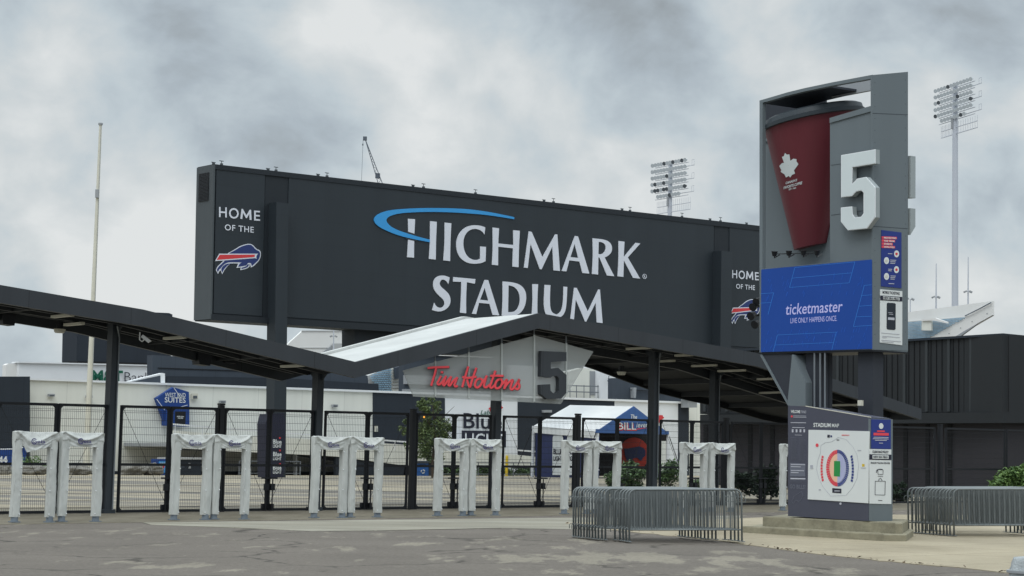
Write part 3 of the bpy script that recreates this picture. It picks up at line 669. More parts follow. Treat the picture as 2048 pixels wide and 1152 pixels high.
# ------------------------------------------------------------------ covered walk-through detectors
DP = plane_s(65, 48.2)
RZ = math.atan2(.651, .759)
def cover_mb(seed, sag):
    """cloth bag over the whole frame: two leg sleeves and a draped header"""
    mb = MB(); Wd, Hh = 1.13, 2.19; lw = .205; dp = .165; N = noise.noise
    def ell(cx, cz, w, d, s2, out_=0):
        n = 28; r = []
        for k in range(n):
            a = 2 * math.pi * (k + .5) / n; ca, sa = math.cos(a), math.sin(a)
            x = abs(ca) ** .35 * math.copysign(1, ca) * w / 2; y = abs(sa) ** .35 * math.copysign(1, sa) * d / 2
            f = .026 * N(V((a * 1.2 + s2, cz * 1.1, s2 * 3.1))) + .013 * N(V((a * 2.6 + 5 * s2, cz * 3.2 + a, 1))) + .009 * abs(N(V((a * 5 + cz * 4, cz * 6 - a * 3, s2))))
            r.append(V((cx + x + ca * f, y + sa * f * 1.4, cz)))
        return r
    for sg in (-1, 1):
        cx = sg * (Wd / 2 - lw / 2); rings = []
        for i in range(45):
            z = .125 + (2.15 - .125) * i / 44; g = max(0, z - 1.65) / .5; w = lw * (1 + .18 * g * g); 
            if i == 0: z += .006 * seed % .01
            rings.append(ell(cx - sg * lw * .09 * g * g + .006 * math.sin(z * 4 + seed * 2), z, w, dp, seed + sg * 7))
        mb.loft(rings, False)
    nx = 44; grid = []; zl = 1.82
    rows = [('f', i / 22) for i in range(23)] + [('t', i / 6) for i in range(1, 6)] + [('b', i / 8) for i in range(9)]
    rv = random.Random(seed * 13 + 1); dep = rv.uniform(.20, .29); asy = rv.uniform(-.28, .28); fq = rv.uniform(50, 90); pw_ = rv.uniform(1.4, 2.2)
    for kind, q in rows:
        row = []
        for i in range(nx + 1):
            t = -1 + 2 * i / nx; x = t * Wd / 2; ed = 1 - t * t; cn_ = 0
            ztop = Hh - .03 * ed - .035 * max(0, abs(t) - .86) / .14 + .008 * N(V((t * 4, seed, 2)))
            if kind == 'f':
                z = zl + (ztop - zl) * q; ta = t + asy * (1 - t * t); cat = Hh - dep * (1 - abs(ta) ** pw_) * .98; c = z - cat       # >0 above the hanging fold
                y = -dp / 2 - .018
                if c > 0: y -= .034 * math.exp(-(c / .05) ** 2) ; y += min(.14, c * .42) * ed
                else: y -= .034 * math.exp(-(c / .022) ** 2); y += .012 * math.sin(c * fq + seed + t * 2) * ed
                if abs(x) > Wd / 2 - lw and q < .45: y += .07 * (1 - q / .45) ** .7
                y += .012 * math.sin((abs(t) * 5 + z * 9) * 2 + seed) * (1 - ed * .6) + .010 * N(V((t * 7, z * 9, seed)))
            elif kind == 't':
                z = ztop - .02 * ed * math.sin(q * 3.1); y0_ = -dp / 2 + .06 * ed; y = y0_ + (dp / 2 - y0_) * q
            else: z = ztop + (zl - ztop) * q; y = dp / 2 + .012 - (.06 * max(0, q - .5) if abs(x) > Wd / 2 - lw else 0) + .008 * N(V((t * 5, z * 7, seed)))
            row.append(V((x, y, z)))
        grid.append(row)
    if sag > 1.5:                       # torn cover: the loose flap hangs lower to the left
        for j in range(16):
            for i in range(nx + 1):
                t = -1 + 2 * i / nx; k_ = (15 - j) / 15
                if -.62 < t < .55: w_ = min(1, (t + .62) / .12); grid[j][i].z -= .17 * k_ * (.55 - t) / 1.17 * w_; grid[j][i].y -= .07 * k_ * w_ * abs(math.sin((t + .7) * 2.3))
    mb.loft(grid, False, False)
    for row_i in (0, nx):               # close the two ends of the header
        front = [grid[j][row_i] for j in range(23)]; back = [grid[len(grid) - 1 - j][row_i] for j in range(9)]
        loop = front + [grid[23 + k][row_i] for k in range(5)] + back[::-1]
        mb.add(loop, [tuple(range(len(loop)))])
    return mb
def make_det(px, label, seed, sag=0.5):
    b = DP(px, 1040); b.z = gz(b.x, b.y) + .012
    t = thing('covered_metal_detector', b, label, 'metal detector', 'cloth covered walk-through detectors', RZ)
    obj('cloth_cover', cover_mb(seed, sag), m_cloth, t, smooth=True, local=True)
    for sg in (-1, 1):
        cx = sg * (1.13 / 2 - .1025); f = MB(); f.tube([(cx, 0, 0), (cx, 0, .06), (cx, 0, .15)], .094, 14, .085); f.box((cx, 0, .012), (.23, .20, .024)); obj('foot', f, m_foot, t, local=True)
        for z in (.2, .76, 1.30, 1.78): obj('snap_button', MB().tube([(cx - sg * .075, -.085, z), (cx - sg * .075, -.112, z)], .014, 7), m_white, t, local=True)
    dz_ = 0 if sag <= 1.5 else -.02
    fn = lambda x, y, off: V((x, -.098 - off, y))
    lg = text_on(fn, 'eia', -.04, 1.915 + dz_, .17, 1.915 + dz_, -.085, .075, .015); obj('lettering', lg, m_haylow, t, local=True)
    rg = MB(); k = 18; c0 = V((-.12, -.172, 1.955 + dz_))
    for r0, r1, a0, a1 in ((.052, .075, .6, 6.4), (.022, .036, 0, 6.3)):
        for i in range(k):
            A = a0 + (a1 - a0) * i / k; B = a0 + (a1 - a0) * (i + 1) / k
            rg.add([c0 + V((math.cos(A) * r0, 0, math.sin(A) * r0)), c0 + V((math.cos(B) * r0, 0, math.sin(B) * r0)), c0 + V((math.cos(B) * r1, 0, math.sin(B) * r1)), c0 + V((math.cos(A) * r1, 0, math.sin(A) * r1))], [(0, 1, 2, 3)])
    rg.box((.03, -.172, 1.885 + dz_), (.34, .004, .010)); obj('emblem', rg, m_haylow, t, local=True)
dets = [(64, 'covered detector at far left whose loose torn cloth flap hangs down', 1.9), (157, 'covered detector tied beside the torn one, left of the leftmost column'), (379, 'left one of the covered pair before the West End Suites sign'), (458, 'right one of the covered pair before the West End Suites sign'),
  (656, 'left one of the covered pair at the second canopy column'), (727, 'right one of the covered pair at the second canopy column, dark wall behind'), (900, 'covered detector just right of the small tree and blue bin'), (966, 'covered detector in front of the Blue Light mural and third column'),
  (1151, 'covered detector whose base stands left of the barrier stack'), (1210, 'covered detector behind the barrier stack, tent opening seen through it'), (1386, 'covered detector behind the right end of the barrier stack'), (1441, 'covered detector behind the barrier stack, nearest the kiosk on its left'), (1584, 'covered detector mostly hidden behind the stadium map kiosk')]
for i, d in enumerate(dets): make_det(d[0], 'grey-white cloth ' + d[1], i * 3 + 2, d[2] if len(d) > 2 else random.uniform(.1, 1.2))
# ------------------------------------------------------------------ crowd barriers
def barrier_master():
    t = thing('crowd_barrier', (0, 0, 0), 'x', 'crowd barrier'); Lh, H, R = 1.11, 1.02, .13
    pts = [(-Lh, 0, .02), (-Lh, 0, H - R)] + [(-Lh + R - R * math.cos(a), 0, H - R + R * math.sin(a)) for a in (.4, .8, 1.2, 1.57)]
    pts += [(-p[0], 0, p[2]) for p in reversed(pts)]
    fr = MB().tube(pts, .0195, 8); fr.tube([(-Lh, 0, .235), (Lh, 0, .235)], .0165, 7); obj('frame', fr, m_galv, t, smooth=True, local=True)
    b = MB(); n = 19
    for i in range(1, n + 1):
        x = -Lh + 2 * Lh * i / (n + 1); b.tube([(x, 0, .235), (x, 0, H)], .0095, 5, cap=False)
    obj('bars', b, m_galv, t, local=True)
    for sg in (-1, 1):
        f = MB().bar((sg * Lh, -.24, .012), (sg * Lh, .24, .012), .05, .012); obj('foot', f, m_galv, t, local=True)
    for z in (.83, .27):
        h = MB().tube([(-Lh, 0, z), (-Lh - .055, 0, z + .012), (-Lh - .085, 0, z - .02), (-Lh - .085, 0, z - .10)], .0085, 6); obj('hook', h, m_galv, t, smooth=True, local=True)
    h = MB().tube([(Lh, 0, .87), (Lh + .07, 0, .87), (Lh + .08, 0, .83), (Lh + .07, 0, .77), (Lh, 0, .77)], .0085, 6); obj('loop', h, m_galv, t, smooth=True, local=True)
    return t
bmas = barrier_master(); first = True
ORDW = ['first', 'second', 'third', 'fourth', 'fifth', 'sixth', 'seventh', 'eighth', 'ninth', 'tenth', 'eleventh', 'twelfth', 'thirteenth', 'fourteenth', 'fifteenth', 'sixteenth', 'seventeenth']
def place_bar(px, D, rz, label, group, tilt=0):
    global first
    o = bmas if first else copy_tree(bmas); first = False
    p = P(px, 1070, D); c = V((p.x, p.y, 0)) + V((math.cos(rz), math.sin(rz), 0)) * 1.11
    z = gz(c.x, c.y) + (.03 if True else 0)
    o.location = (c.x, c.y, z); o.rotation_euler = (tilt, -.022, rz); lab(o, label, 'crowd barrier', group)
lefts = [1147, 1151.5, 1157, 1162, 1168, 1174, 1179, 1185, 1191, 1197, 1204, 1211, 1230, 1240, 1246.5, 1252.5, 1259]
for i, px in enumerate(lefts):
    f = i / 16; D = 42.0 - 2.45 * (f if i < 12 else .68 + (i - 12) * .08)
    rz = .04 - .03 * random.random() + (.03 if i % 5 == 2 else 0)
    l_ = ('galvanised barrier leaning slightly, set apart in the middle gap of the left stack' if i == 12 else 'galvanised crowd barrier %s from the rear of the stack left of the kiosk' % ORDW[i]) if i < 16 else 'frontmost galvanised crowd barrier of the stack left of the kiosk'
    place_bar(px, D, rz, l_, 'crowd barriers stacked left of the kiosk', tilt=random.uniform(-.03, .03))
for i in range(14):
    f = i / 13; px = 1817 + 91 * f + random.uniform(-1, 1); D = 46.2 - 2.0 * f
    l_ = 'galvanised crowd barrier %s from the rear of the main right-hand stack' % ORDW[i] if i < 13 else 'frontmost galvanised crowd barrier of the right-hand stack, cut by the frame'
    place_bar(px, D, -.05 + random.uniform(-.015, .015), l_, 'crowd barriers stacked right of the kiosk')
for i in range(5):
    place_bar(1846 + i * 8.5, 47.9 - i * .18, -.13, 'galvanised crowd barrier %s in the short row behind the right-hand stack' % ORDW[i], 'crowd barriers behind the right-hand stack')
# ------------------------------------------------------------------ pylon
PA = plane_px(1519, 46.2, 1745, 44.0); PBp = plane_px(1745, 44.0, 1816, 44.55)
pb = PA(1640, 1040); pb.z = gz(pb.x, pb.y) + .35
py_ = thing('sign_pylon', pb, 'tall grey sign pylon with giant red cup, white 5 and blue screen', 'sign pylon')
A0 = PA(1519, 700); B0 = PA(1745, 700); C0 = PBp(1816, 700); TV = V((C0.x - B0.x, C0.y - B0.y, 0)); TK = TV.length; TD = TV.normalized()
def hbox(pxl, yt0, pxr, yt1, yb0, yb1, off, depth, mb=None):      # slab on face A extruded along the pylon's side direction
    mb = mb or MB(); q = [PA(pxl, yt0, off), PA(pxr, yt1, off), PA(pxr, yb1, off), PA(pxl, yb0, off)]; return mb.prism([q], TD * depth)
obj('underside_shade_plate', hbox(1518, 705, 1745.5, 699.6, 708.5, 703, .01, TK + .01), m_black, py_)  # added black sheet: keeps the screen's underside dark against ground bounce
obj('screen_box', hbox(1519, 538, 1744.5, 517, 705, 699.5, 0, TK), m_pyl, py_)
# right upright (full height) : face B quad extruded back to the left
rq = MB(); q = [PBp(1745, 150), PBp(1816, 143.5), PBp(1816, 701.5), PBp(1745, 699.3)]
rq.prism([q], V((A0.x - B0.x, A0.y - B0.y, 0)).normalized() * .05); obj('right_upright', rq, m_pyl, py_)
obj('number_panel', hbox(1660, 246, 1743, 222, 529, 519, -.004, TK * .96), m_pyl, py_)
obj('panel_coping', hbox(1659, 236, 1744, 211, 246, 222, .03, TK), m_pyl, py_)
obj('left_upright', hbox(1519, 207, 1525, 205.5, 538, 537.5, 0, .1), m_pyl, py_)
obj('recess_panel', hbox(1525, 284, 1664, 268, 552, 542, -1.15, .1), m_pyl, py_)
obj('recess_coping', hbox(1525, 277, 1600, 268, 284, 275, -1.1, .1), m_pyl, py_)
# curved roof plate
rf = MB(); tl = [(1519, 201), (1550, 192), (1575, 184.5), (1610, 176), (1665, 164.5), (1744.5, 149.5)]; bl = [(1519, 207), (1550, 198.5), (1575, 191), (1610, 182.5), (1665, 171), (1744.5, 157)]
for (a, b), (c, d) in zip(zip(tl, tl[1:]), zip(bl, bl[1:])): rf.prism([[PA(*a), PA(*b), PA(*d), PA(*c)]], TD * .12)
obj('roof_fascia', rf, m_pyl, py_)
rf = MB(); 
for (a, b), (c, d) in zip(zip(tl[:4] + [(1650, 167.6)], (tl[:4] + [(1650, 167.6)])[1:]), zip(bl[:4] + [(1650, 174)], (bl[:4] + [(1650, 174)])[1:])):
    ca, cb_ = (a[0], a[1] + 1), (b[0], b[1] + 1); rf.prism([[PA(*ca), PA(*cb_), PA(d[0], d[1] - 1), PA(c[0], c[1] - 1)]], TD * (TK - .02))
for v in rf.v: v += TD * .01 * 0
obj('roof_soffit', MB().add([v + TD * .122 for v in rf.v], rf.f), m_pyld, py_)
obj('back_fascia', MB().prism([[PA(1600, 164) + TD * (TK - .1), PA(1676, 149) + TD * (TK - .1), PA(1676, 171) + TD * (TK - .1), PA(1600, 186) + TD * (TK - .1)]], TD * .09), m_mid, py_)
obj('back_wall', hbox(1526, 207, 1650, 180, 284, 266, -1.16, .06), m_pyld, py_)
# cup : cone sheared like the real one, cut where the number panel stands
ax = PA(1625, 495, -1.13); Dc = ax.y; zb = P(1622, 493, Dc).z; zt = P(1628, 243, Dc).z; rb = 35 * Dc / F; rt = 97 * Dc / F; cx0 = P(1623, 493, Dc).x; cx1 = P(1626, 236, Dc).x
pu = (PA(1660, 400) - PA.a).dot(PA.t)
def cup_pt(f, a, rr=None, z=None, clamp=True):
    r = rb + (rt - rb) * f if rr is None else rr; x = math.cos(a) * r; y = math.sin(a) * r
    p = V((cx0 + (cx1 - cx0) * f + x, Dc + y, (zb + (zt - zb) * f if z is None else z) + .2 * x))
    if False:
        w = p - PA.a; u = w.dot(PA.t); v = -w.dot(PA.n)
        if u > pu + .0 and v < .04 and p.z < PA(1700, 232).z + .1: p -= PA.n * (0.0); p = PA.a + PA.t * u - PA.n * .04 + V((0, 0, p.z))
    return p
NA = 96
cm = MB(); cm.loft([[cup_pt(i / 12, 2 * math.pi * k / NA) for k in range(NA)] for i in range(13)]); cup = obj('coffee_cup', cm, m_cup, py_)
lm = MB(); lm.loft([[cup_pt(1, 2 * math.pi * k / NA, rt * r_, zt + z_, False) for k in range(NA)] for z_, r_ in ((-.03, 1.0), (-.02, 1.065), (.07, 1.07), (.08, 1.04), (.19, 1.01), (.20, .98), (.23, .94))]); obj('cup_lid', lm, m_lid, cup)
# leaf and motto on the cup surface
def cupf(px, py, off):
    d = ray(px, py)
    def inside(t):
        p = CAM + d * (t / d.y); z = p.z - .2 * (p.x - cx0); f = (z - zb) / (zt - zb); r = rb + (rt - rb) * f; cxx = cx0 + (cx1 - cx0) * f
        return (p.x - cxx) ** 2 + (p.y - Dc) ** 2 < (r + off) ** 2
    t = 42.0
    while not inside(t) and t < 50: t += .05
    lo, hi = t - .05, t
    for _ in range(16):
        m_ = (lo + hi) / 2
        if inside(m_): hi = m_
        else: lo = m_
    return CAM + d * (hi / d.y)
mleaf = [(360, 743), (375, 757), (395, 755), (403, 806), (425, 790), (452, 793), (452, 812), (468, 833), (432, 882), (440, 908), (415, 920), (402, 940), (390, 928), (368, 940), (356, 915), (325, 895), (330, 880), (314, 848), (335, 825), (352, 822), (335, 775), (350, 770)]
lf = MB(); pts = zc(mleaf, 1480, 120, 4); cen = (sum(p[0] for p in pts) / len(pts), sum(p[1] for p in pts) / len(pts)); pts2 = []
for i in range(len(pts)):
    a, b = pts[i], pts[(i + 1) % len(pts)]
    pts2 += [a, ((a[0] + b[0]) / 2, (a[1] + b[1]) / 2)]
rings = [[cupf(cen[0] + (x - cen[0]) * s_, cen[1] + (y - cen[1]) * s_, .012) for x, y in pts2] for s_ in (1, .75, .5, .25, .02)]
lf.loft(rings, False); obj('maple_leaf', lf, m_five, cup)
def cup_text(txt, x0, y0, x1, y1, cap, bold):
    vs, fs = font_mesh(txt, bold); return MB().add([cupf(x0 + (x1 - x0) * u + .12 * cap * v, y0 + (y1 - y0) * u - cap * v, .012) for u, v in vs], fs)
for a in (("CANADA'S", 1571, 368.5, 1594, 362, 4.6, .03), ('FAVORITE COFFEE', 1567, 378.5, 1604, 368, 5.4, .03), ('EST. 1964', 1577.5, 380.5, 1592, 377, 3, .03)): obj('lettering', cup_text(*a), m_five, cup)
w5 = zc([(1035, 155), (1385, 95), (1385, 240), (1150, 280), (1147, 452), (1200, 395), (1290, 378), (1385, 485), (1385, 790), (1300, 905), (1105, 925), (1033, 835), (1033, 692), (1147, 680), (1152, 760), (1175, 795), (1240, 785), (1265, 750), (1265, 540), (1243, 517), (1190, 527), (1145, 575), (1035, 587)], 1480, 280, 5.12)
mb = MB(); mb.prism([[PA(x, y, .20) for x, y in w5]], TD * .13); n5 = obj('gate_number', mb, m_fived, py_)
cxx = sum(p[0] for p in w5) / len(w5)
obj('number_rim', MB().prism([[PA(x, y, .21) for x, y in w5]], TD * .012), m_white, n5)
def inset(poly, d):
    o = []; k = len(poly); ar = sum(poly[i][0] * poly[(i + 1) % k][1] - poly[(i + 1) % k][0] * poly[i][1] for i in range(k)); sg = 1 if ar > 0 else -1
    for i in range(k):
        p0, p1, p2 = V(poly[i - 1]), V(poly[i]), V(poly[(i + 1) % k]); a = (p1 - p0).normalized(); b = (p2 - p1).normalized(); na = V((-a.y, a.x)) * sg; nb = V((-b.y, b.x)) * sg; m_ = (na + nb); m_ = m_ / max(.3, m_.dot(na) if m_.length else 1)
        q = p1 + m_ * d; o.append((q.x, q.y))
    return o
obj('number_face', MB().prism([[PA(x, y, .215) for x, y in inset(w5, 1.1)]], TD * .01), m_five, n5)
# back number seen edge on
bn = MB(); BP = Plane(PA(1519, 500) + TD * (TK + .05), PA(1745, 500) + TD * (TK + .05))
for y0, y1 in ((311, 395), (416, 452)):
    q0 = PBp(1818, y0); q1 = PBp(1818, y1); e0 = C0 + TD * .06
    b_ = [V((e0.x, e0.y, q0.z)), V((e0.x, e0.y, q0.z)) + TD * .15, V((e0.x, e0.y, q1.z)) + TD * .15, V((e0.x, e0.y, q1.z - (.0 if y0 < 400 else .2)))]
    bn.prism([b_], (A0 - B0).normalized() * .42)
obj('rear_gate_number', bn, m_fived, py_)
for a_, b_ in (((1745, 226), (1816, 229)), ((1745, 452), (1816, 457))): obj('panel_seam', slab(PBp, [a_, b_, (b_[0], b_[1] + .7), (a_[0], a_[1] + .7)], .004, .004), m_pyld, py_)
for y_ in (330, 430):
    for x_ in (1662,): obj('panel_seam', slab(PA, [(x_, y_), (1743, y_ - 11), (1743, y_ - 10.4), (x_, y_ + .6)], .002, .004), m_pyld, py_)
for x_, y_ in [(1750, y) for y in range(165, 690, 24)] + [(1811, y) for y in range(160, 690, 24)]: obj('rivet', disc(PBp, x_, y_, .55, .6, .004, 6), m_pyld, py_)
# floodlights under the cup
for px, py, k_ in ((1549, 507, 0), (1578, 506, 1), (1607, 505, 1), (1634, 505, 1)):
    b = PA(px, py, .3); f = MB(); f.tube([b + V((0, 0, .05)), b + V((0, .02, -.06))], .075, 10, .045); f.tube([b + V((0, 0, -.04)), b + V((0, 0, -.1)), PA(px + 10, py + 3, -.5)], .014, 6); obj('flood_lamp', f, m_black, py_)
f = MB(); f.tube([PA(1549, 508, .3), PA(1634, 506, .3)], .012, 6); obj('lamp_bar', f, m_black, py_)
for px, py in ((1508, 613), (1504, 631), (1512, 648), (1515, 603)):
    b = PA(px, py, -.35); f = MB(); f.tube([b + V((.05, 0, .03)), b + V((-.05, -.12, -.03))], .07, 12, .10); f.tube([b, b + V((.2, .1, .02))], .03, 6); obj('side_flood', f, m_black, py_)
# screen
scr = obj('video_screen', slab(PA, [(1522.5, 539), (1743, 519), (1743, 697.5), (1521.5, 704)], .04, .035), m_scr, py_)
sl = MB()
def sline(pts, w=.65):
    for a, b in zip(pts, pts[1:]):
        d = V((b[0] - a[0], b[1] - a[1])).normalized(); n = V((-d.y, d.x)) * w / 2
        slab(PA, [(a[0] + n.x, a[1] + n.y), (b[0] + n.x, b[1] + n.y), (b[0] - n.x, b[1] - n.y), (a[0] - n.x, a[1] - n.y)], .047, .004, mb=sl)
zz8 = lambda L_: zc(L_, 1536, 500, 4)
for p_ in ([(215, 140), (695, 95), (650, 262), (172, 300), (215, 140)], [(192, 225), (668, 183)], [(828, 278), (770, 283), (683, 612), (828, 603)], [(745, 365), (828, 358)], [(725, 450), (828, 442)], [(705, 535), (828, 530)], [(-60, 350), (45, 342), (0, 515)], [(-60, 425), (22, 420)],
           [(75, 680), (545, 657), (510, 800)], [(75, 680), (40, 815)], [(55, 760), (525, 740)]): sline(zz8(p_))
obj('screen_lines', sl, m_scrl, scr)
st = MB()
text_on(PA, 'ticketmaster', 1570.5, 629.5, 1684, 623, 22.5, .05, .006, 1.0, .02, st); obj('lettering', st, m_scrt, scr)
obj('lettering', text_on(PA, 'LIVE ONLY HAPPENS ONCE.', 1581, 646.5, 1674, 641.5, 10.5, .05, .0), m_scrt, scr)
sl2 = sl; sl = MB(); rnd = random.Random(3)
for _ in range(90):
    x = rnd.uniform(1528, 1738); y = rnd.choice([rnd.uniform(545, 590), rnd.uniform(655, 695)]); k_ = rnd.uniform(4, 11); 
    if x - k_ * .3 > 1524: sline([(x, y - (x - 1630) * .05), (x - k_ * .3, y + k_ - (x - 1630) * .05)], .35)
obj('screen_texture', sl, mat('screen_faint', (16, 40, 96), .5, .05, emit=(40, 84, 168), estr=.8), scr)
# posters on face B
def poster(name, pts, m, parent): return obj(name, slab(PBp, pts, .012, .012), m, parent)
p1 = poster('blue_poster', [(1763, 460), (1803, 465), (1803, 576.5), (1762.5, 572.5)], m_posterb, py_)
zp = lambda x, y: (1740 + x / 4.43, 440 + y / 4.43)
for i, (t_, w_) in enumerate((('PROTECTING', 128), ('THE TEAM', 112), ('STARTS', 92), ('WITH YOU', 112))):
    y = 165 + i * 27; a = zp(105, y - 14); b = zp(105 + w_, y - 9); obj('text_bar', slab(PBp, [zp(104, y - 21), zp(110 + w_, y - 15), zp(110 + w_, y + 5), zp(104, y)], .018, .004), m_pink, p1)
    obj('lettering', text_on(PBp, t_, *zp(124, y), *zp(104 + w_ , y + 4), 3.4, .022, .03), m_poster, p1)
for x, y, m2 in ((236, 300, m_red), (147, 360, m_fix), (235, 440, m_red), (147, 500, m_fix)):
    obj('icon', disc(PBp, *zp(x, y), 5.0, 7.0, .018), m_poster, p1); obj('icon_mark', disc(PBp, *zp(x, y), 2.4, 2.8, .022), m2, p1)
for x0, x1, y, n_ in ((160, 198, 295, 1), (180, 232, 352, 3), (162, 196, 432, 2), (182, 228, 492, 3), (165, 215, 560, 1)):
    for k_ in range(n_): obj('text_line', slab(PBp, [zp(x0, y + k_ * 14), zp(x1 - 5 * k_, y + k_ * 14 + 2), zp(x1 - 5 * k_, y + k_ * 14 + 8), zp(x0, y + k_ * 14 + 6)], .018, .004), m_tagw, p1)
p2 = poster('ticketing_poster', [(1760.5, 578.5), (1804.8, 582.5), (1804.5, 690.5), (1760, 685)], m_poster, py_)
obj('poster_band', slab(PBp, [zp(91, 668), zp(286, 682), zp(286, 722), zp(91, 710)], .018, .004), m_ink, p2)
obj('lettering', text_on(PBp, 'MOBILE TICKETING', *zp(112, 650), *zp(264, 663), 5.4, .018, .02), m_ink, p2)
obj('band_label', slab(PBp, [zp(118, 676), zp(262, 688), zp(262, 712), zp(118, 702)], .023, .004), m_poster, p2)
obj('lettering', text_on(PBp, 'NEW ERA FIELD', *zp(122, 697), *zp(256, 708), 3.8, .03, .03), m_ink, p2)
ph = obj('phone_picture', slab(PBp, [zp(150, 740), zp(160, 732), zp(220, 737), zp(228, 745), zp(227, 965), zp(218, 975), zp(158, 970), zp(148, 960)], .018, .004), m_walld, p2)
obj('phone_button', slab(PBp, [zp(160, 862), zp(217, 866), zp(217, 888), zp(160, 884)], .024, .004), m_tagw, ph)
for x0, x1, y in ((162, 200, 818), (168, 205, 832), (100, 262, 998), (108, 265, 1026), (108, 150, 1038), (100, 275, 1062), (108, 210, 1076)): obj('text_line', slab(PBp, [zp(x0, y), zp(x1, y + (x1 - x0) * .08), zp(x1, y + (x1 - x0) * .08 + 4), zp(x0, y + 4)], .024 if y < 900 else .018, .004), m_tagw if y < 900 else m_thin, p2)
# pylon legs
def legbox(x0, x1, yt, yb, off, depth, m, name='leg'): return obj(name, hbox(x0, yt, x1, yt, yb, yb, off, depth), m, py_)
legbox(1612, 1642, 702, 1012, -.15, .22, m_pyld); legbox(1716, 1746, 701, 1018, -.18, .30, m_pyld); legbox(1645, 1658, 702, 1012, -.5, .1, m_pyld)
obj('raked_strut', MB().prism([[PA(1518, 705.5, -.02), PA(1586, 708.5, -.02), PA(1577, 812, -.02)]], TD * .55), m_pyld, py_)
obj('strut_edge', MB().prism([[PA(1517, 705, .0), PA(1522, 705.5, .0), PA(1580, 812, .0), PA(1576, 812, .0)]], TD * .02), m_pyl, py_)
obj('strut_plate', MB().prism([[PA(1584, 709, .04), PA(1587, 709.5, .04), PA(1611, 765, .04), PA(1611, 812, .04), PA(1576, 812, .04), PA(1575.5, 800, .04)]], TD * .5), m_pyl, py_)
for px in (1629, 1640.5, 1650): obj('conduit', MB().tube([PA(px, 704, -.02), PA(px, 845, -.02)], .022, 7), m_steel, py_)
obj('junction_box', MB().box(PA(1721, 806, .02), (.1, .08, .12), (PA.t, PA.n, V((0, 0, 1)))), m_fix, py_)
# ------------------------------------------------------------------ plinth
def foot(pts, z0, z1, m, parent, name):
    return obj(name, MB().prism([[V((x, y, z0)) for x, y in pts]], V((0, 0, z1 - z0))), m, parent)
f0 = G(1484, 1066); f1 = G(1768, 1083.5); f2 = G(1812, 1084); gzb = min(gz(f0.x, f0.y), gz(f2.x, f2.y))
pl_ = thing('concrete_plinth', V((f1.x, f1.y + 1, gzb)), 'two-step weathered concrete plinth under the sign pylon and kiosk', 'plinth')
def off_pts(d, back):
    tA = (f1 - f0).normalized(); nA = V((-tA.y, tA.x, 0));
    a = f0 + tA * (d * 1.25) + nA * d; b = f1 + nA * d - V((.0, 0, 0)); c = f2 + nA * d * .55 - V((d * .65, -d * .3, 0)); bk = V((.25, 1, 0)).normalized() * back
    return [(p.x, p.y) for p in (a, b, c, c + bk, a + bk * .8 + V((.3, 0, 0)), a + nA * .3 - tA * .06)]
zr = lambda p: gz(*p)
def tilt_prism(pts, h0, h1, name):
    lo = [V((x, y, gz(x, y) + h0)) for x, y in pts]; k = len(lo); mb = MB(); hi = [p + V((0, 0, h1 - h0)) for p in lo]
    # rounded top arris
    cx_ = sum((p for p in hi), V()) / k; inn = [p.lerp(cx_, .012) + V((0, 0, .0)) for p in hi]; hi2 = [p - V((0, 0, .025)) for p in hi]
    mb.loft([lo, hi2, inn]); return obj(name, mb, m_conc, pl_)
tilt_prism(off_pts(0, 3.2), -.1, .16, 'lower_step'); tilt_prism(off_pts(.30, 2.6), .158, .385, 'upper_step')
# ------------------------------------------------------------------ map kiosk
KA = plane_px(1577, 44.7, 1740, 42.0); KB = plane_px(1740, 42.0, 1785, 42.5)
kb = KA(1740, 1041); kio = thing('map_kiosk', kb, 'dark grey kiosk with the white stadium map board on its front', 'kiosk')
k0 = KA(1577, 900); k1 = KA(1740, 900); k2 = KB(1785, 900); KT = V((k2.x - k1.x, k2.y - k1.y, 0))
zk = KA(1740, 1042).z - .03
body = [KA(1577, 811), KA(1611, 812.5), KA(1740, 834)]
for v in (): pass
loop = [KA(1576, 811), KA(1612, 813), KA(1737, 834.4), KA(1737, 1042.3), KA(1576, 1032)]
obj('body', MB().prism([loop], KT * .985), m_kiosk, kio)
obj('side_panel', MB().prism([[KB(1740.5, 837), KB(1785.5, 838.5), KB(1785, 1043.5), KB(1740, 1042)]], -KB.n * .05), m_pyl, kio)
obj('top_trim', MB().prism([[KA(1611, 811.4, .005), KA(1741, 833.6, .005), KA(1741, 835.2, .005), KA(1611, 813, .005)]], KT * .03), m_fix, kio)
mp_ = obj('map_board', slab(KA, [(1617, 859.5), (1738, 862.5), (1736, 1006.5), (1615.5, 998.5)], .02, .02), m_poster, kio)
zk2 = lambda x, y: (1570 + x / 4.609, 800 + y / 4.609)
def arcband(cx, cy, rx0, ry0, rx1, ry1, a0, a1, off, m, n, gap, name):
    mb = MB()
    for i in range(n):
        A = a0 + (a1 - a0) * i / n; B = a0 + (a1 - a0) * (i + gap) / n
        q = [(cx + rx * math.cos(t), cy + ry * math.sin(t)) for rx, ry, t in ((rx0, ry0, A), (rx1, ry1, A), (rx1, ry1, B), (rx0, ry0, B))]
        slab(KA, [zk2(*p) for p in q], off, .004, mb=mb)
    obj(name, mb, m, mp_)
pi = math.pi
arcband(482, 628, 30, 75, 72, 130, pi / 2, 3 * pi / 2, .026, m_peach, 20, .96, 'map_seating'); arcband(482, 628, 30, 75, 76, 135, -pi / 2, pi / 2, .026, m_lilac, 20, .9, 'map_seating')
arcband(482, 628, 74, 132, 103, 168, pi / 2, 3 * pi / 2, .026, m_pink, 22, .82, 'map_seating'); arcband(482, 628, 80, 138, 106, 170, -pi / 2, pi / 2, .026, m_posterb, 26, .72, 'map_seating')
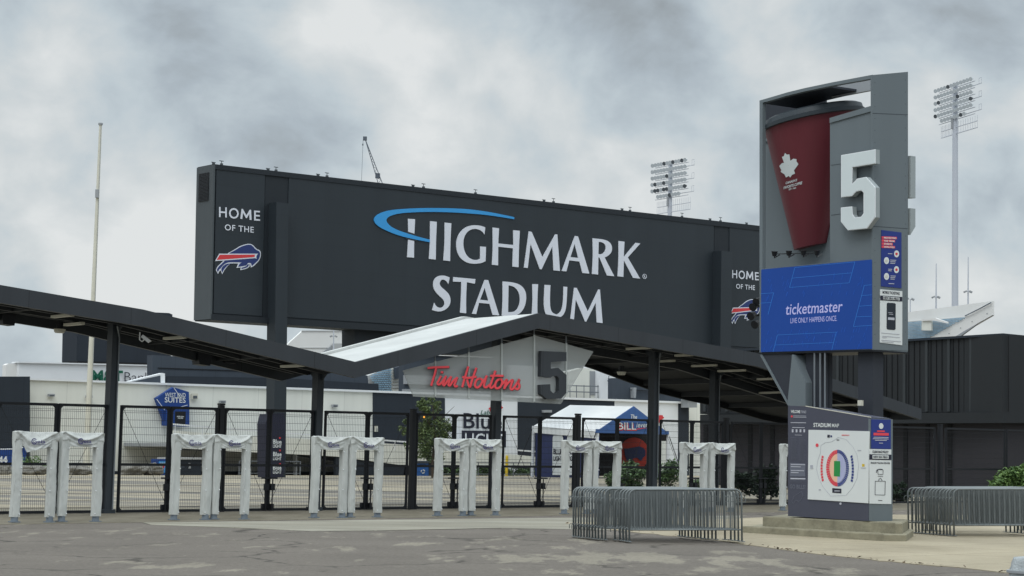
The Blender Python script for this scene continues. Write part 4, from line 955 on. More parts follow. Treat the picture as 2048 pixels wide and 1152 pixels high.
arcband(470, 628, 125, 270, 143, 290, pi * .86, pi * 1.14, .026, m_pink, 9, .75, 'map_seating'); arcband(495, 640, 120, 270, 138, 292, -pi * .15, pi * .14, .026, m_posterb, 9, .75, 'map_seating')
obj('map_field', slab(KA, [zk2(452, 562), zk2(508, 564), zk2(506, 706), zk2(450, 703)], .028, .004), m_field, mp_)
ol = MB(); op = [(290, 640), (300, 560), (325, 490), (330, 420), (370, 392), (430, 385), (490, 345), (560, 362), (625, 430), (665, 510), (678, 600), (665, 720), (620, 810), (560, 880), (420, 885), (350, 800), (310, 720), (290, 640)]
for a, b in zip(op, op[1:]):
    a = V(zk2(*a)); b = V(zk2(*b)); n = (b - a).normalized(); n = V((-n.y, n.x)) * .2; slab(KA, [tuple(a + n), tuple(b + n), tuple(b - n), tuple(a - n)], .024, .003, mb=ol)
obj('map_outline', ol, m_thin, mp_)
obj('map_label', slab(KA, [zk2(435, 812), zk2(518, 818), zk2(518, 860), zk2(435, 854)], .026, .004), m_ink, mp_)
for x, y, w, h, m2 in ((390, 320, 22, 26, m_ink), (418, 325, 14, 18, m_navy), (522, 320, 70, 7, m_pink), (476, 364, 24, 8, m_ink), (668, 462, 34, 6, m_thin), (710, 590, 22, 24, m_yel), (698, 624, 46, 5, m_thin), (232, 600, 24, 24, m_thin), (228, 630, 32, 4, m_thin), (310, 822, 18, 12, m_thin), (455, 834, 50, 8, m_tagw)):
    obj('map_mark', slab(KA, [zk2(x, y), zk2(x + w, y + w * .03), zk2(x + w, y + h), zk2(x, y + h)], .0305 if y == 834 else .026, .003), m2, mp_)
obj('map_mark', disc(KA, *zk2(295, 417), 3, 3.6, .026), m_pink, mp_)
def kt(txt, x0, y0, x1, y1, cap, bold=0, m=None): obj('lettering', text_on(KA, txt, *zk2(x0, y0), *zk2(x1, y1), cap / 4.609, .006, bold), m or m_poster, kio)
kt('STADIUM', 262, 247, 420, 250, 36, .03); kt('MAP', 432, 250, 498, 252, 34, .01); kt('WELCOME', 54, 118, 140, 121, 26, .03); kt('FANS!', 148, 121, 195, 123, 26, 0, m_tagw)
kt('GO BILLS!', 44, 814, 188, 820, 36, .02, m_faint); pass
for x0, x1, y, h, m2 in ((75, 194, 144, 4, m_tagw), (75, 196, 156, 4, m_tagw), (52, 192, 205, 6, m_tagw), (54, 194, 218, 3, m_faint), (54, 172, 230, 3, m_faint), (66, 180, 250, 6, m_tagw), (90, 156, 320, 4, m_tagw), (50, 104, 346, 4, m_faint), (128, 172, 347, 4, m_faint), (50, 186, 718, 12, m_tagw), (48, 186, 742, 3, m_faint), (48, 150, 752, 3, m_faint)):
    obj('text_line', slab(KA, [zk2(x0, y), zk2(x1, y + 2), zk2(x1, y + h + 2), zk2(x0, y + h)], .005, .004), m2, kio)
for c0, c1 in ((54, 112), (132, 188)):
    tl_ = MB(); y = 362
    while y < (548 if c0 == 54 else 562): slab(KA, [zk2(c0, y), zk2(c1 - (y * 7 % 11), y + 1), zk2(c1 - (y * 7 % 11), y + 3.5), zk2(c0, y + 2.5)], .005, .004, mb=tl_); y += 9
    obj('text_column', tl_, m_faint, kio)
for x in (70, 106, 142, 177): obj('icon', slab(KA, [zk2(x - 8, 270), zk2(x + 8, 270), zk2(x + 7, 298), zk2(x - 7, 298)], .005, .004), m_tagw, kio)
nb = obj('notice_box', slab(KA, [zk2(46, 580), zk2(188, 586), zk2(186, 706), zk2(46, 704)], .006, .004), m_faint, kio)
for y, w in ((590, 130), (610, 90), (646, 120), (664, 70)): obj('text_line', slab(KA, [zk2(54, y), zk2(54 + w, y + 3), zk2(54 + w, y + 10), zk2(54, y + 7)], .011, .003), m_tagw, nb)
obj('logo_dot', disc(KA, *zk2(62, 151), 1.8, 2.3, .008), m_pink, kio); obj('logo_dot', disc(KA, *zk2(511, 955), 2.2, 2.4, .006), m_tagw, kio)
bo = MB(); bp_ = [(60, 930), (80, 905), (72, 895), (110, 870), (150, 845), (168, 880), (140, 925), (120, 938), (112, 925), (95, 930), (78, 955), (60, 930)]
for a, b in zip(bp_, bp_[1:]):
    a = V(zk2(*a)); b = V(zk2(*b)); n = (b - a).normalized(); n = V((-n.y, n.x)) * .3; slab(KA, [tuple(a + n), tuple(b + n), tuple(b - n), tuple(a - n)], .005, .003, mb=bo)
obj('bison_outline', bo, m_faint, kio)
def kb_(name, x0, y0, x1, y1, m, off=.012, par=None): return obj(name, slab(KB, [zk2(x0, y0), zk2(x1, y0 + (x1 - x0) * .02), zk2(x1, y1 + (x1 - x0) * .02), zk2(x0, y1)], off, .01), m, par or kio)
b1 = kb_('blue_notice', 797, 178, 976, 448, m_posterb)
obj('icon', disc(KB, *zk2(887, 240), 4.4, 5.8, .018), m_poster, b1)
kb_('text_bar', 818, 302, 956, 326, m_pink, .018, b1)
kb_('text_bar', 850, 280, 920, 294, m_pink, .018, b1)
for x0, x1, y in ((818, 955, 340), (812, 955, 354), (832, 938, 368), (870, 903, 394)): kb_('text_line', x0, y, x1, y + 6, m_tagw, .019, b1)
b2 = kb_('bag_policy_board', 781, 452, 980, 955, m_poster)
kb_('board_band', 781, 500, 980, 550, m_ink, .017, b2); kb_('band_label', 808, 508, 955, 540, m_poster, .022, b2)
for a in (('CLEAR BAG POLICY', 806, 487, 956, 490, 22, .018), ('NEW ERA FIELD', 816, 532, 948, 535, 17, .028), ('MEASURE YOUR BAG SIZE HERE', 792, 586, 968, 589, 14, .018)): obj('lettering', text_on(KB, a[0], *zk2(a[1], a[2]), *zk2(a[3], a[4]), a[5] / 4.609, a[6], .03), m_ink if a[6] < .02 or True else m_navy, b2)
bg_ = MB()
def kline(pts, w=.4):
    for a, b in zip(pts, pts[1:]):
        a = V(zk2(*a)); b = V(zk2(*b)); n = (b - a).normalized(); n = V((-n.y, n.x)) * w; slab(KB, [tuple(a + n), tuple(b + n), tuple(b - n), tuple(a - n)], .018, .003, mb=bg_)
kline([(833, 748), (925, 748), (922, 876), (831, 874), (833, 748)]); kline([(864, 748), (868, 728), (880, 722), (892, 730), (896, 748)]); kline([(858, 640), (905, 644), (905, 686), (858, 684), (858, 640)], .35); kline([(844, 668), (850, 645), (870, 638), (900, 640)], .8); kline([(858, 702), (904, 703)], .4); kline([(860, 925), (898, 926)], .5)
obj('bag_drawing', bg_, m_ink, b2)
# ------------------------------------------------------------------ big stadium sign
SP = Plane(P(430, 500, 105), P(430, 500, 105) + SD)
bs = thing('stadium_billboard', SP(560, 940), 'huge charcoal billboard reading Highmark Stadium on two posts', 'billboard')
XR = 1600
def sy(px, top=True): return 330 + (px - 430) * .1134 if top else 626 + (px - 430) * .0645
obj('main_box', slab(SP, [(430, 330), (XR, sy(XR)), (XR, sy(XR, False) + 12), (423, 637)], 0, 1.5), m_sign, bs)
tb_ = MB(); slab(SP, [(428, 328), (XR, sy(XR) - 2), (XR, sy(XR) + 8), (428, 338)], .10, 1.6, mb=tb_); obj('top_trim', tb_, m_signd, bs)
obj('bottom_trim', slab(SP, [(424, 628), (XR, sy(XR, False) + 1), (XR, sy(XR, False) + 14), (423, 640)], .15, 1.65), m_signd, bs)
obj('left_trim', slab(SP, [(427, 329), (430.5, 329), (424, 638), (421, 638)], .12, 1.66), m_signl, bs)
obj('content_panel', slab(SP, [(578, 354), (1428, 450), (1425, 689), (570, 634)], .06, .055), m_sign, bs)
obj('content_panel', slab(SP, [(433, 338), (530, 348), (524, 632), (427, 626)], .06, .055), m_sign, bs); obj('content_panel', slab(SP, [(1459, 455), (1590, 470), (1590, 700), (1459, 692)], .06, .055), m_sign, bs)
obj('recess_strip', slab(SP, [(531, 345), (577, 351), (571, 640), (525, 634)], .02, .018), m_signd, bs); obj('recess_strip', slab(SP, [(1429, 448), (1458, 452), (1456, 694), (1427, 690)], .02, .018), m_signd, bs)
# grille on the side face
sf = Plane(SP(429, 400), SP(429, 400) + ND)
gr = MB(); e0 = SP(430, 334); 
for i in range(20):
    z = SP(429, 345).z - i * (SP(429, 345).z - SP(429, 402).z) / 20; c = V((e0.x, e0.y, z)) + ND * .78 - SD * .18; gr.box(c, (.03, 1.0, .05), (SD, ND, V((0, 0, 1))))
obj('vent_grille', gr, m_black, bs)
# posts
def pil(x0, x1, yt, yb, prot, m):
    q = MB(); q.prism([[SP(x0, yt, prot), SP(x1, yt + 3, prot), SP(x1 - 6 if yb > 900 else x1, yb, prot), SP(x0 - 6 if yb > 900 else x0, yb, prot)]], ND * (prot + .02)); return obj('post', q, m, bs)
pil(553, 577, 404, 962, .76, m_sign); pil(1443, 1465, 501, 972, .80, m_sign)
ad = obj('advert_wrap', slab(SP, [(536, 828), (568, 826), (572, 846), (567, 955), (532, 955), (531, 848)], .78, .80), m_navy if False else m_ink, bs)
for i, yy in enumerate((888, 913, 940)):
    obj('lettering', text_on(SP, 'Blue', 546, yy - 1, 563, yy - .5, 8.5, .80, .022), m_poster, ad)
    obj('lettering', text_on(SP, 'LIGHT', 546, yy + 7, 563, yy + 7.5, 6.5, .80, .02), m_poster, ad); obj('leaf_mark', disc(SP, 560, yy - 12, 2.0, 2.0, .80, 6), m_red, ad)
obj('lower_box', slab(SP, [(709, 650), (1500, 690), (1500, 735), (709, 700)], -.5, 1.2), m_signd, bs)
for px in (427, 443, 536, 552, 636, 654, 826, 847, 951, 1088, 1107, 1244, 1260, 1364, 1420, 1441, 1493):
    big = px in (443, 552, 654, 847, 951, 1107, 1260, 1364, 1441); h = 8.5 if big else 4; off = 0 if big else -1.3; y = sy(px) - 1
    p = SP(px, y, off); q = SP(px, y - h, off); s_ = MB().bar(p, q, .035); s_.bar(q - SD * .13, q + SD * .13, .035); s_.box(p + V((0, 0, .05)), (.12, .12, .1), (SD, ND, V((0, 0, 1)))); obj('roof_stub', s_, m_signl, bs)
zh = lambda L_: zc(L_, 700, 380, 3.2)
def smooth(p, it=2):
    for _ in range(it):
        o = []; n = len(p)
        for i in range(n):
            a, b, c = V(p[i - 1]), V(p[i]), V(p[(i + 1) % n]); d1 = b - a; d2 = c - b
            ang = abs(d1.angle(d2)) if d1.length > 1e-6 and d2.length > 1e-6 else 0
            if ang < .87: o += [tuple(b - d1 * .25), tuple(b + d2 * .25)]
            else: o.append(tuple(b))
        p = o
    return p
LT = {
 'H1': [[(372, 184), (417, 187), (411, 300), (410, 433), (366, 430), (374, 300)]], 'H2': [[(513, 199), (556, 204), (551, 320), (549, 445), (506, 441), (513, 320)]], 'I': [[(606, 208), (649, 213), (643, 330), (641, 455), (598, 450), (607, 330)]],
 'G': [[(866, 239), (845, 231), (820, 226), (780, 225), (735, 240), (700, 275), (682, 320), (680, 365), (690, 410), (715, 445), (755, 468), (800, 473), (845, 467), (868, 455), (871, 364), (834, 361), (833, 440), (810, 449), (780, 445), (750, 425), (730, 385), (724, 340), (732, 295), (755, 262), (790, 247), (825, 252), (848, 266), (861, 285)]],
 'Hb': [[(913, 240), (954, 245), (949, 342), (1046, 352), (1045, 257), (1087, 261), (1081, 380), (1079, 494), (1040, 490), (1044, 373), (949, 363), (948, 482), (909, 478), (915, 360)]],
 'M': [[(1145, 264), (1163, 268), (1232, 430), (1314, 284), (1327, 284), (1344, 518), (1303, 514), (1296, 360), (1226, 508), (1215, 506), (1156, 345), (1138, 499), (1114, 496)]],
 'A': [[(1440, 294), (1460, 297), (1532, 535), (1488, 531), (1469, 458), (1404, 450), (1385, 521), (1356, 518)], [(1411, 429), (1461, 435), (1438, 345)]],
 'R': [[(1553, 309), (1620, 315), (1660, 330), (1678, 360), (1676, 395), (1655, 420), (1630, 432), (1692, 552), (1645, 547), (1597, 432), (1590, 431), (1588, 541), (1549, 537), (1556, 420)], [(1592, 331), (1615, 334), (1635, 350), (1638, 378), (1625, 403), (1605, 412), (1590, 410)]],
 'K': [[(1719, 326), (1757, 331), (1752, 430), (1828, 338), (1858, 342), (1778, 432), (1857, 567), (1812, 562), (1753, 450), (1750, 556), (1713, 552), (1720, 440)]],
 'S': [[(638, 560), (630, 602), (618, 583), (598, 572), (583, 576), (572, 595), (580, 618), (608, 640), (635, 668), (645, 700), (640, 735), (618, 762), (585, 777), (555, 777), (526, 768), (540, 722), (552, 745), (575, 756), (598, 748), (607, 725), (598, 700), (565, 672), (540, 642), (531, 610), (537, 575), (558, 553), (590, 546), (615, 550)]],
 'T': [[(662, 557), (803, 570), (799, 600), (748, 590), (743, 690), (744, 789), (705, 785), (711, 690), (713, 588), (660, 586)]],
 'A2': [[(862, 575), (885, 577), (955, 803), (913, 799), (893, 729), (826, 722), (808, 794), (782, 792)], [(833, 702), (886, 708), (862, 625)]],
 'D': [[(977, 585), (1040, 590), (1090, 605), (1122, 640), (1130, 690), (1120, 745), (1095, 785), (1060, 805), (1020, 810), (972, 805), (978, 700)], [(1015, 610), (1050, 617), (1080, 650), (1090, 700), (1080, 750), (1055, 780), (1012, 782)]],
 'I2': [[(1167, 602), (1204, 603), (1199, 710), (1200, 826), (1162, 822), (1170, 710)]],
 'U': [[(1246, 607), (1283, 609), (1279, 700), (1283, 765), (1300, 790), (1325, 797), (1350, 780), (1362, 740), (1366, 680), (1367, 618), (1391, 620), (1387, 720), (1378, 780), (1355, 812), (1310, 825), (1265, 812), (1246, 780), (1240, 720)]],
 'M2': [[(1435, 625), (1452, 627), (1523, 778), (1590, 637), (1600, 638), (1617, 852), (1580, 847), (1573, 720), (1512, 843), (1505, 842), (1445, 700), (1433, 835), (1410, 832)]]}
for k_, lp in LT.items(): obj('sign_letter', slab(SP, smooth(zh(lp[0])), .10, .035, [smooth(zh(h)) for h in lp[1:]]), m_let, bs)
arc = [(1052, 174), (975, 157), (900, 142), (820, 130), (750, 122), (675, 118), (600, 116), (520, 115), (450, 116), (370, 119), (300, 124), (255, 130), (220, 138), (185, 152), (162, 170), (153, 188), (158, 208), (175, 226), (200, 243), (230, 258), (265, 273), (300, 286), (340, 298), (380, 308), (430, 319), (512, 334), (512, 318), (440, 300), (400, 288), (350, 272), (315, 260), (285, 247), (260, 232), (240, 212), (232, 195), (237, 180), (255, 167), (290, 155), (320, 150), (350, 146), (400, 143), (450, 141), (520, 140), (600, 141), (675, 144), (750, 149), (820, 154), (900, 163), (975, 174), (1051, 187)]
obj('arc_gap', slab(SP, zh([(355, 262), (430, 285), (430, 330), (355, 313)]), .108, .004), m_sign, bs)
obj('blue_arc', slab(SP, smooth(zh(arc), 1), .118, .05), m_blue, bs)
rg = MB(); cR = zh([(1886, 553)])[0]
for k_ in range(20):
    a, b = 2 * pi * k_ / 20, 2 * pi * (k_ + 1) / 20; slab(SP, [(cR[0] + r * math.cos(t), cR[1] + r * 1.15 * math.sin(t)) for r, t in ((4.2, a), (4.2, b), (3.4, b), (3.4, a))], .09, .02, mb=rg)
text_on(SP, 'R', cR[0] - 1.6, cR[1] + 2.6, cR[0] + 1.8, cR[1] + 2.8, 5, .09, .02, 1, 0, rg); obj('registered_mark', rg, m_let, bs)
b7 = lambda L_: zc(L_, 410, 400, 7.2)
wh = [(315, 775), (430, 712), (500, 665), (580, 637), (640, 628), (690, 645), (740, 705), (790, 722), (808, 765), (798, 835), (770, 885), (735, 918), (705, 950), (662, 973), (652, 925), (642, 918), (640, 960), (600, 990), (512, 1010), (516, 972), (455, 977), (480, 915), (380, 910), (330, 945), (285, 1000), (248, 1068), (225, 1012), (210, 1020), (188, 1064), (158, 1010), (180, 960), (215, 925), (268, 876)]
navy = [[(335, 772), (440, 720), (510, 675), (585, 649), (640, 641), (682, 655), (730, 714), (780, 735), (796, 768), (786, 832), (760, 876), (725, 906), (676, 952), (664, 912), (640, 902), (612, 912), (602, 935), (585, 946), (478, 962), (498, 918), (520, 905), (530, 898), (380, 895), (320, 900), (262, 935), (225, 985), (202, 1000), (187, 1038), (170, 1008), (190, 967), (225, 932), (290, 872)],
        [(525, 975), (590, 958), (615, 925), (632, 925), (626, 955), (596, 976), (525, 994)], [(385, 912), (330, 935), (278, 990), (248, 1045), (232, 1005), (250, 960), (300, 920)]]
stw = [(205, 773), (768, 773), (742, 795), (735, 836), (145, 880)]; stn = [(213, 788), (722, 786), (712, 822), (168, 863)]
def emblem_and_words(dx):
    par = bs
    def sl(pts, off, th, m, nm):
        mb = MB().prism([[SP(x, y, off) + SD * dx for x, y in smooth(b7(pts), 1)]], -SP.n * th); return obj(nm, mb, m, par)
    sl(wh, .09, .02, m_let, 'emblem_outline')
    for n_ in navy: sl(n_, .098, .006, m_navy, 'emblem_body')
    sl(stw, .104, .004, m_let, 'emblem_outline'); sl(stn, .109, .004, m_red, 'emblem_stripe')
    sl([(722, 800), (748, 795), (738, 815), (742, 850), (722, 835)], .112, .004, m_let, 'emblem_eye')
    sl([(510, 270), (528, 127), (546, 129), (596, 222), (648, 139), (664, 141), (671, 288), (643, 285), (640, 196), (603, 262), (590, 260), (547, 182), (537, 273)], .09, .02, m_let, 'lettering')
    for txt, a, b, cap in (('H', (202, 243), (314, 250), 148), ('O', (345, 262), (486, 268), 152), ('E', (707, 292), (793, 298), 145), ('OF THE', (285, 432), (703, 470), 86)):
        a, b = b7([a, b]); fn = lambda x, y, o: SP(x, y, o) + SD * dx
        obj('lettering', text_on(fn, txt, *a, *b, cap / 7.2, .09, .012, 1.1), m_let, par)
emblem_and_words(0)
# shift so that the right panel shows the same layout (O of HOME at 1482)
q0 = SP(467.6, 430); q1 = SP(1483, 534); emblem_and_words((q1 - q0).dot(SD))
# ------------------------------------------------------------------ buildings behind
WP = plane_s(60, 125)
wb = thing('west_end_building', WP(700, 948), 'long low cream and charcoal building with beer mural behind the gates', 'building')
def top_y(px): return 757 + (px - 60) * .0361
def wslab(name, x0, x1, m, off=0, th=.3, ytop=None, yb=954): return obj(name, slab(WP, [(x0, top_y(x0) if ytop is None else ytop), (x1, top_y(x1) if ytop is None else ytop), (x1, yb), (x0, yb)], off, th), m, wb)
wslab('cream_wall', -80, 746, m_wallw, 0, 6); wslab('charcoal_wall', 746, 890, m_walld, .05, 6); mural = wslab('white_wall', 890, 1036, m_white, 0, 6); wslab('charcoal_wall', 1036, 1229, m_walld, .05, 6); wslab('white_wall', 1229, 1357, m_white, 0, 6); wslab('charcoal_wall', 1357, 1378, m_walld, .05, 6)
wslab('cream_wall', 1378, 1480, m_wallw, -.5, 1, 808, 956)
obj('coping', slab(WP, [(-80, top_y(-80) - 1), (1378, top_y(1378) - 1), (1378, top_y(1378) + 3), (-80, top_y(-80) + 3)], .15, 6.2), m_white, wb)
obj('base_course', slab(WP, [(60, 942), (892, 943), (892, 956), (60, 955)], .09, .08), m_walld, wb)
dk = wslab('charcoal_block', -80, 60, m_walld, 1.2, 3, 753, 954)
obj('blue_banner', slab(WP, [(-80, 899), (40, 896), (52, 894), (55, 940), (-80, 942)], 1.3, .08), m_bluew, dk); obj('banner_line', slab(WP, [(-80, 899), (40, 896.5), (40, 898.5), (-80, 901)], 1.32, .01), m_white, dk)
obj('lettering', text_on(WP, '#44', -14, 926, 15, 926, 13, 1.32, .06), m_white, dk)
for x, y, w, h in ((98, 788, 12, 5), (174, 791, 11, 5), (385, 787, 11, 11), (441, 801, 11, 5), (666, 809, 10, 5), (752, 852, 4, 12)):
    q = obj('wall_light', slab(WP, rect(x, y, x + w, y + h), .25, .2), m_mid if h == 5 else m_fix, wb); obj('lens', slab(WP, rect(x + 1.5, y + h * .4, x + w - 1.5, y + h - 1), .27, .02), m_lampd, q)
obj('wall_light', slab(WP, rect(1087, 820, 1104, 825), .3, .2), m_mid, wb)
fnW = WP
obj('lettering', text_on(WP, 'Blue', 927, 856, 1004, 858, 31, .06, .012, 1.0), m_ink, wb)
obj('mural_box', slab(WP, [(924, 861), (1012, 862), (1012, 895), (924, 893)], .04, .03), m_ink, wb)
obj('lettering', text_on(WP, 'LIGHT', 930, 891, 1009, 893, 26, .06, .01), m_white, wb)
obj('lettering', text_on(WP, 'Labatt', 961, 829, 994, 829, 9, .06, .01, 1, .08), m_green, wb)
obj('lettering', text_on(WP, 'SMART', 946, 911, 985, 911, 7, .06, .04), m_ink, wb)
ml = [(992 + (x - 391) * .19, 817 + (y - 850) * .115) for x, y in mleaf]
obj('maple_leaf', slab(WP, ml, .06, .02), m_red, wb)
obj('maple_leaf', slab(WP, [(x + 322, y + 20) for x, y in ml], .06, .02), m_red, wb)
# hanging suites sign
wsn = thing('suites_sign', WP(346, 872, .5), 'blue five-sided West End Suites sign above the walkway', 'sign')
z8 = lambda x, y: (x / 4.267, 700 + y / 4.267)
obj('sign_panel', slab(WP, [z8(1332, 412), z8(1480, 317), z8(1612, 358), z8(1618, 500), z8(1480, 500), z8(1440, 610), z8(1405, 608)], .6, .3), m_bluew, wsn)
for a, b in (((1483, 320), (1545, 410)), ((1338, 420), (1412, 520)), ((1412, 520), (1600, 470))):
    a = V(z8(*a)); b = V(z8(*b)); n = (b - a).normalized(); n = V((-n.y, n.x)) * .5; obj('trim_line', slab(WP, [tuple(a + n), tuple(b + n), tuple(b - n), tuple(a - n)], .62, .01), m_white, wsn)
obj('lettering', text_on(WP, 'WEST END', *z8(1408, 400), *z8(1584, 403), 8.6, .64, .004), m_poster, wsn); obj('lettering', text_on(WP, 'SUITES', *z8(1406, 446), *z8(1584, 450), 10.5, .64, .01), m_poster, wsn)
obj('lower_box', slab(WP, [z8(1420, 492), z8(1617, 492), z8(1617, 655), z8(1420, 645)], .8, .6), m_bluew, wsn)
obj('black_plate', slab(WP, [z8(1497, 525), z8(1584, 525), z8(1582, 642), z8(1496, 640)], .83, .03), m_black, wsn); obj('lettering', text_on(WP, 'NEW ERA', *z8(1510, 572), *z8(1572, 573), 2.4, .85, .03), m_poster, wsn); obj('lettering', text_on(WP, 'SUITES', *z8(1518, 586), *z8(1562, 587), 2.4, .85, .03), m_poster, wsn)
# elevated walkway
wk = thing('raised_walkway', WP(700, 946, 6), 'white sided walkway ramp sloping down along the cream building', 'walkway')
wtop = [(340, 860), (450, 869), (600, 877), (760, 886), (860, 893), (1110, 917)]; wbot = [(340, 895), (450, 902), (600, 909), (672, 913), (810, 931), (1110, 931)]
obj('parapet', slab(WP, wtop + wbot[::-1], 6, .25), m_wallw, wk)
obj('deck', slab(WP, [(x, y - 9) for x, y in wbot] + [(x, y - 2) for x, y in wbot[::-1]], 5.74, 5.7), m_mid, wk)
obj('ramp_shade_wall', slab(WP, [(672, 913), (810, 931), (806, 958), (672, 957)], 5.9, .3), m_walld, wk)  # wall beneath the ramp, with the shade there put into its dark colour
rl = MB()
for a, b in (((340, 848), (450, 857)), ((450, 857), (760, 880)), ((760, 880), (1150, 909))): rl.bar(WP(*a, 6), WP(*b, 6), .1)
for px in range(350, 1100, 55): rl.bar(WP(px, 848 + (px - 340) * .075, 6), WP(px, 870 + (px - 340) * .07, 6), .05)
obj('handrail', rl, m_white, wk)
for px in (640, 592, 655, 500): 
    if px != 655: obj('support_post', slab(WP, rect(px, 905, px + 2.4, 952), 5.5, .3), m_mid, wk)
# bank building and other roofs
def bld(name, label, pl, parts, cat='building'):
    q = pl(*parts[0][1][0]); q.z = min(pl(x, y).z for x, y in parts[0][1]); t = thing(name, q, label, cat)
    for nm, pts, off, th, m in parts: obj(nm, slab(pl, pts, off, th), m, t)
    return t
P2 = plane_s(60, 160); P3 = plane_s(200, 200)
bk = bld('bank_building', 'pale building with the green and grey M&T Bank lettering', P2, [('wall', [(38, 724), (305, 730), (345, 732), (345, 800), (38, 800)], 0, 1.0, m_white), ('side_wing', [(12, 730), (17, 727), (38, 727), (38, 800), (10, 800)], -.4, .6, m_stand), ('coping', [(37, 723), (345, 731), (345, 733), (37, 725.5)], .2, 1.2, m_white)])
obj('lettering', text_on(P2, 'M&T', 184, 764, 246, 765, 24, .15, .035), m_green, bk); obj('lettering', text_on(P2, 'Bank', 249, 763, 302, 764, 20, .15, -.01), m_ink, bk)
bld('scoreboard', 'dark back of a scoreboard rising above the left canopy', P3, [('panel', [(155, 618), (338, 626), (345, 629), (341, 727), (153, 722)], 0, 3, m_walld), ('bottom_rail', [(155, 722), (341, 727), (341, 730), (155, 725)], .2, 3.2, m_black)])
P4 = plane_s(305, 150)
bld('grey_hall', 'dark grey hall with stepped roof behind the cream building', P4, [('wall', [(305, 710), (520, 722), (735, 751), (740, 790), (305, 790)], 0, .8, m_dgrey), ('window_band', [(334, 752), (560, 756), (757, 768), (758, 792), (334, 780)], .6, 1.2, m_walld), ('groove', [(316, 735), (520, 742), (520, 744), (316, 737)], .05, .04, m_black)])
bld('skylight', 'small white framed sloping skylight on the cream building roof', plane_s(260, 130), [('frame', [(259, 762), (325, 746), (330, 747), (330, 775), (259, 772)], 0, .4, m_white), ('glazing', [(263, 763.5), (321, 751), (321, 769), (263, 768)], .05, .06, m_dgrey)], 'skylight')
P5 = plane_s(760, 190)
sb = bld('seating_stand', 'section of light blue stadium seats beside pale concrete steps', P5, [('deck', [(735, 752), (800, 725), (800, 800), (745, 800)], 0, .5, m_standg), ('concrete_steps', [(785, 728), (812, 725), (812, 800), (785, 800)], .3, .5, m_wallw), ('pillar', [(792, 735), (803, 732), (803, 756), (794, 758)], 1, .4, m_dgrey)], 'grandstand')
seatm = MB()
for r in range(15):
    for c in range(14):
        x = 739 + c * 3.4 + (r % 2) * 1.2; y = 729 + r * 4.0 - (x - 740) * .0
        if y < 753 - (x - 738) * .5 or x > 783 or (x < 745 + (y - 760) * .5): continue
        seatm.box(P5(x, y, .35), (.14 * .78, .2, .14), (SD, ND, V((0, 0, 1))))
obj('seat_rows', seatm, m_seat, sb, kind='stuff')
for i in range(8): obj('step', slab(P5, [(786, 733 + i * 6), (811, 733 + i * 6), (811, 734.2 + i * 6), (786, 734.2 + i * 6)], .4, .1), m_mid, sb)
P6 = plane_s(900, 185)
cb2 = bld('press_building', 'mixed grey and white building block seen behind the glass sign', P6, [('wall', [(808, 690), (1166, 690), (1166, 830), (808, 830)], 0, .8, m_dgrey), ('pale_band', [(812, 750), (1160, 762), (1160, 778), (812, 768)], .3, .4, m_mid), ('window_band', [(820, 700), (1000, 706), (1000, 716), (820, 709)], .3, .4, m_stand), ('white_wing', [(1020, 730), (1110, 734), (1110, 790), (1020, 790)], .5, 1, m_mid), ('lower_band', [(812, 778), (1160, 788), (1160, 830), (812, 830)], .4, .6, m_mid)])
P7 = plane_s(1160, 178)
wg = bld('service_building', 'white service building with railings and roof hook, left of the tent ridge', P7, [('wall', [(1128, 745), (1164, 736), (1199, 739), (1199, 815), (1128, 815)], 0, .8, m_wallw), ('white_block', [(1199, 740), (1237, 744), (1237, 815), (1199, 815)], .6, .6, m_white), ('low_box', [(1237, 771), (1262, 773), (1262, 815), (1237, 815)], .8, .8, m_wallw), ('door_frame', [(1180, 742), (1195, 743), (1195, 790), (1180, 790)], .05, .06, m_mid)])
rl = MB()
for y in (771, 783): rl.bar(P7(1132, y, .8), P7(1197, y + 2, .8), .09)
for x in (1140, 1153, 1168, 1180, 1196): rl.bar(P7(x, 770, .8), P7(x, 796, .8), .07)
obj('railing', rl, m_steel, wg); obj('hook', MB().tube([P7(1218, 752, .9), P7(1217, 758, .9), P7(1220, 762, .9), P7(1217, 764, .9), P7(1215, 761, .9)], .05, 6), m_steel, wg)
bld('dark_roof_hall', 'low hall with dark pitched roof right of the white service block', plane_s(1300, 172), [('roof', [(1232, 756), (1262, 758), (1300, 768), (1380, 799), (1380, 812), (1232, 808)], 0, 1, m_dgrey), ('roof_rail', [(1262, 779), (1330, 783), (1330, 784.5), (1262, 780.5)], .2, .1, m_black), ('flue', [(1267, 775), (1273, 775), (1272, 796), (1268, 796)], .4, .4, m_mid)])
bld('rooftop_unit', 'small flat equipment stack at the far right end of the white wall', plane_s(1380, 162), [('cabinet', [(1376, 797), (1394, 800), (1394, 815), (1376, 815)], 0, .8, m_mid), ('slab', [(1374, 793), (1396, 797), (1396, 800), (1374, 796)], .2, 1.0, m_fix)], 'equipment')
P8 = plane_s(640, 300)
bld('upper_deck', 'hazy white upper deck glimpsed under the billboard between its posts', P8, [('deck', [(560, 712), (578, 686), (606, 661), (720, 661), (720, 730), (560, 730)], 0, .4, m_stand), ('deck_line', [(604, 661), (720, 661), (720, 663), (603, 663)], .1, .08, m_standg), ('lower_line', [(600, 695), (720, 695), (720, 696.4), (600, 696.4)], .1, .08, m_standg), ('seat_wedge', [(644, 707), (666, 689), (668, 704), (664, 712), (644, 712)], .3, .2, m_mid), ('side_wall', [(666, 687), (720, 687), (720, 712), (666, 712)], .5, .2, m_standg)], 'grandstand')
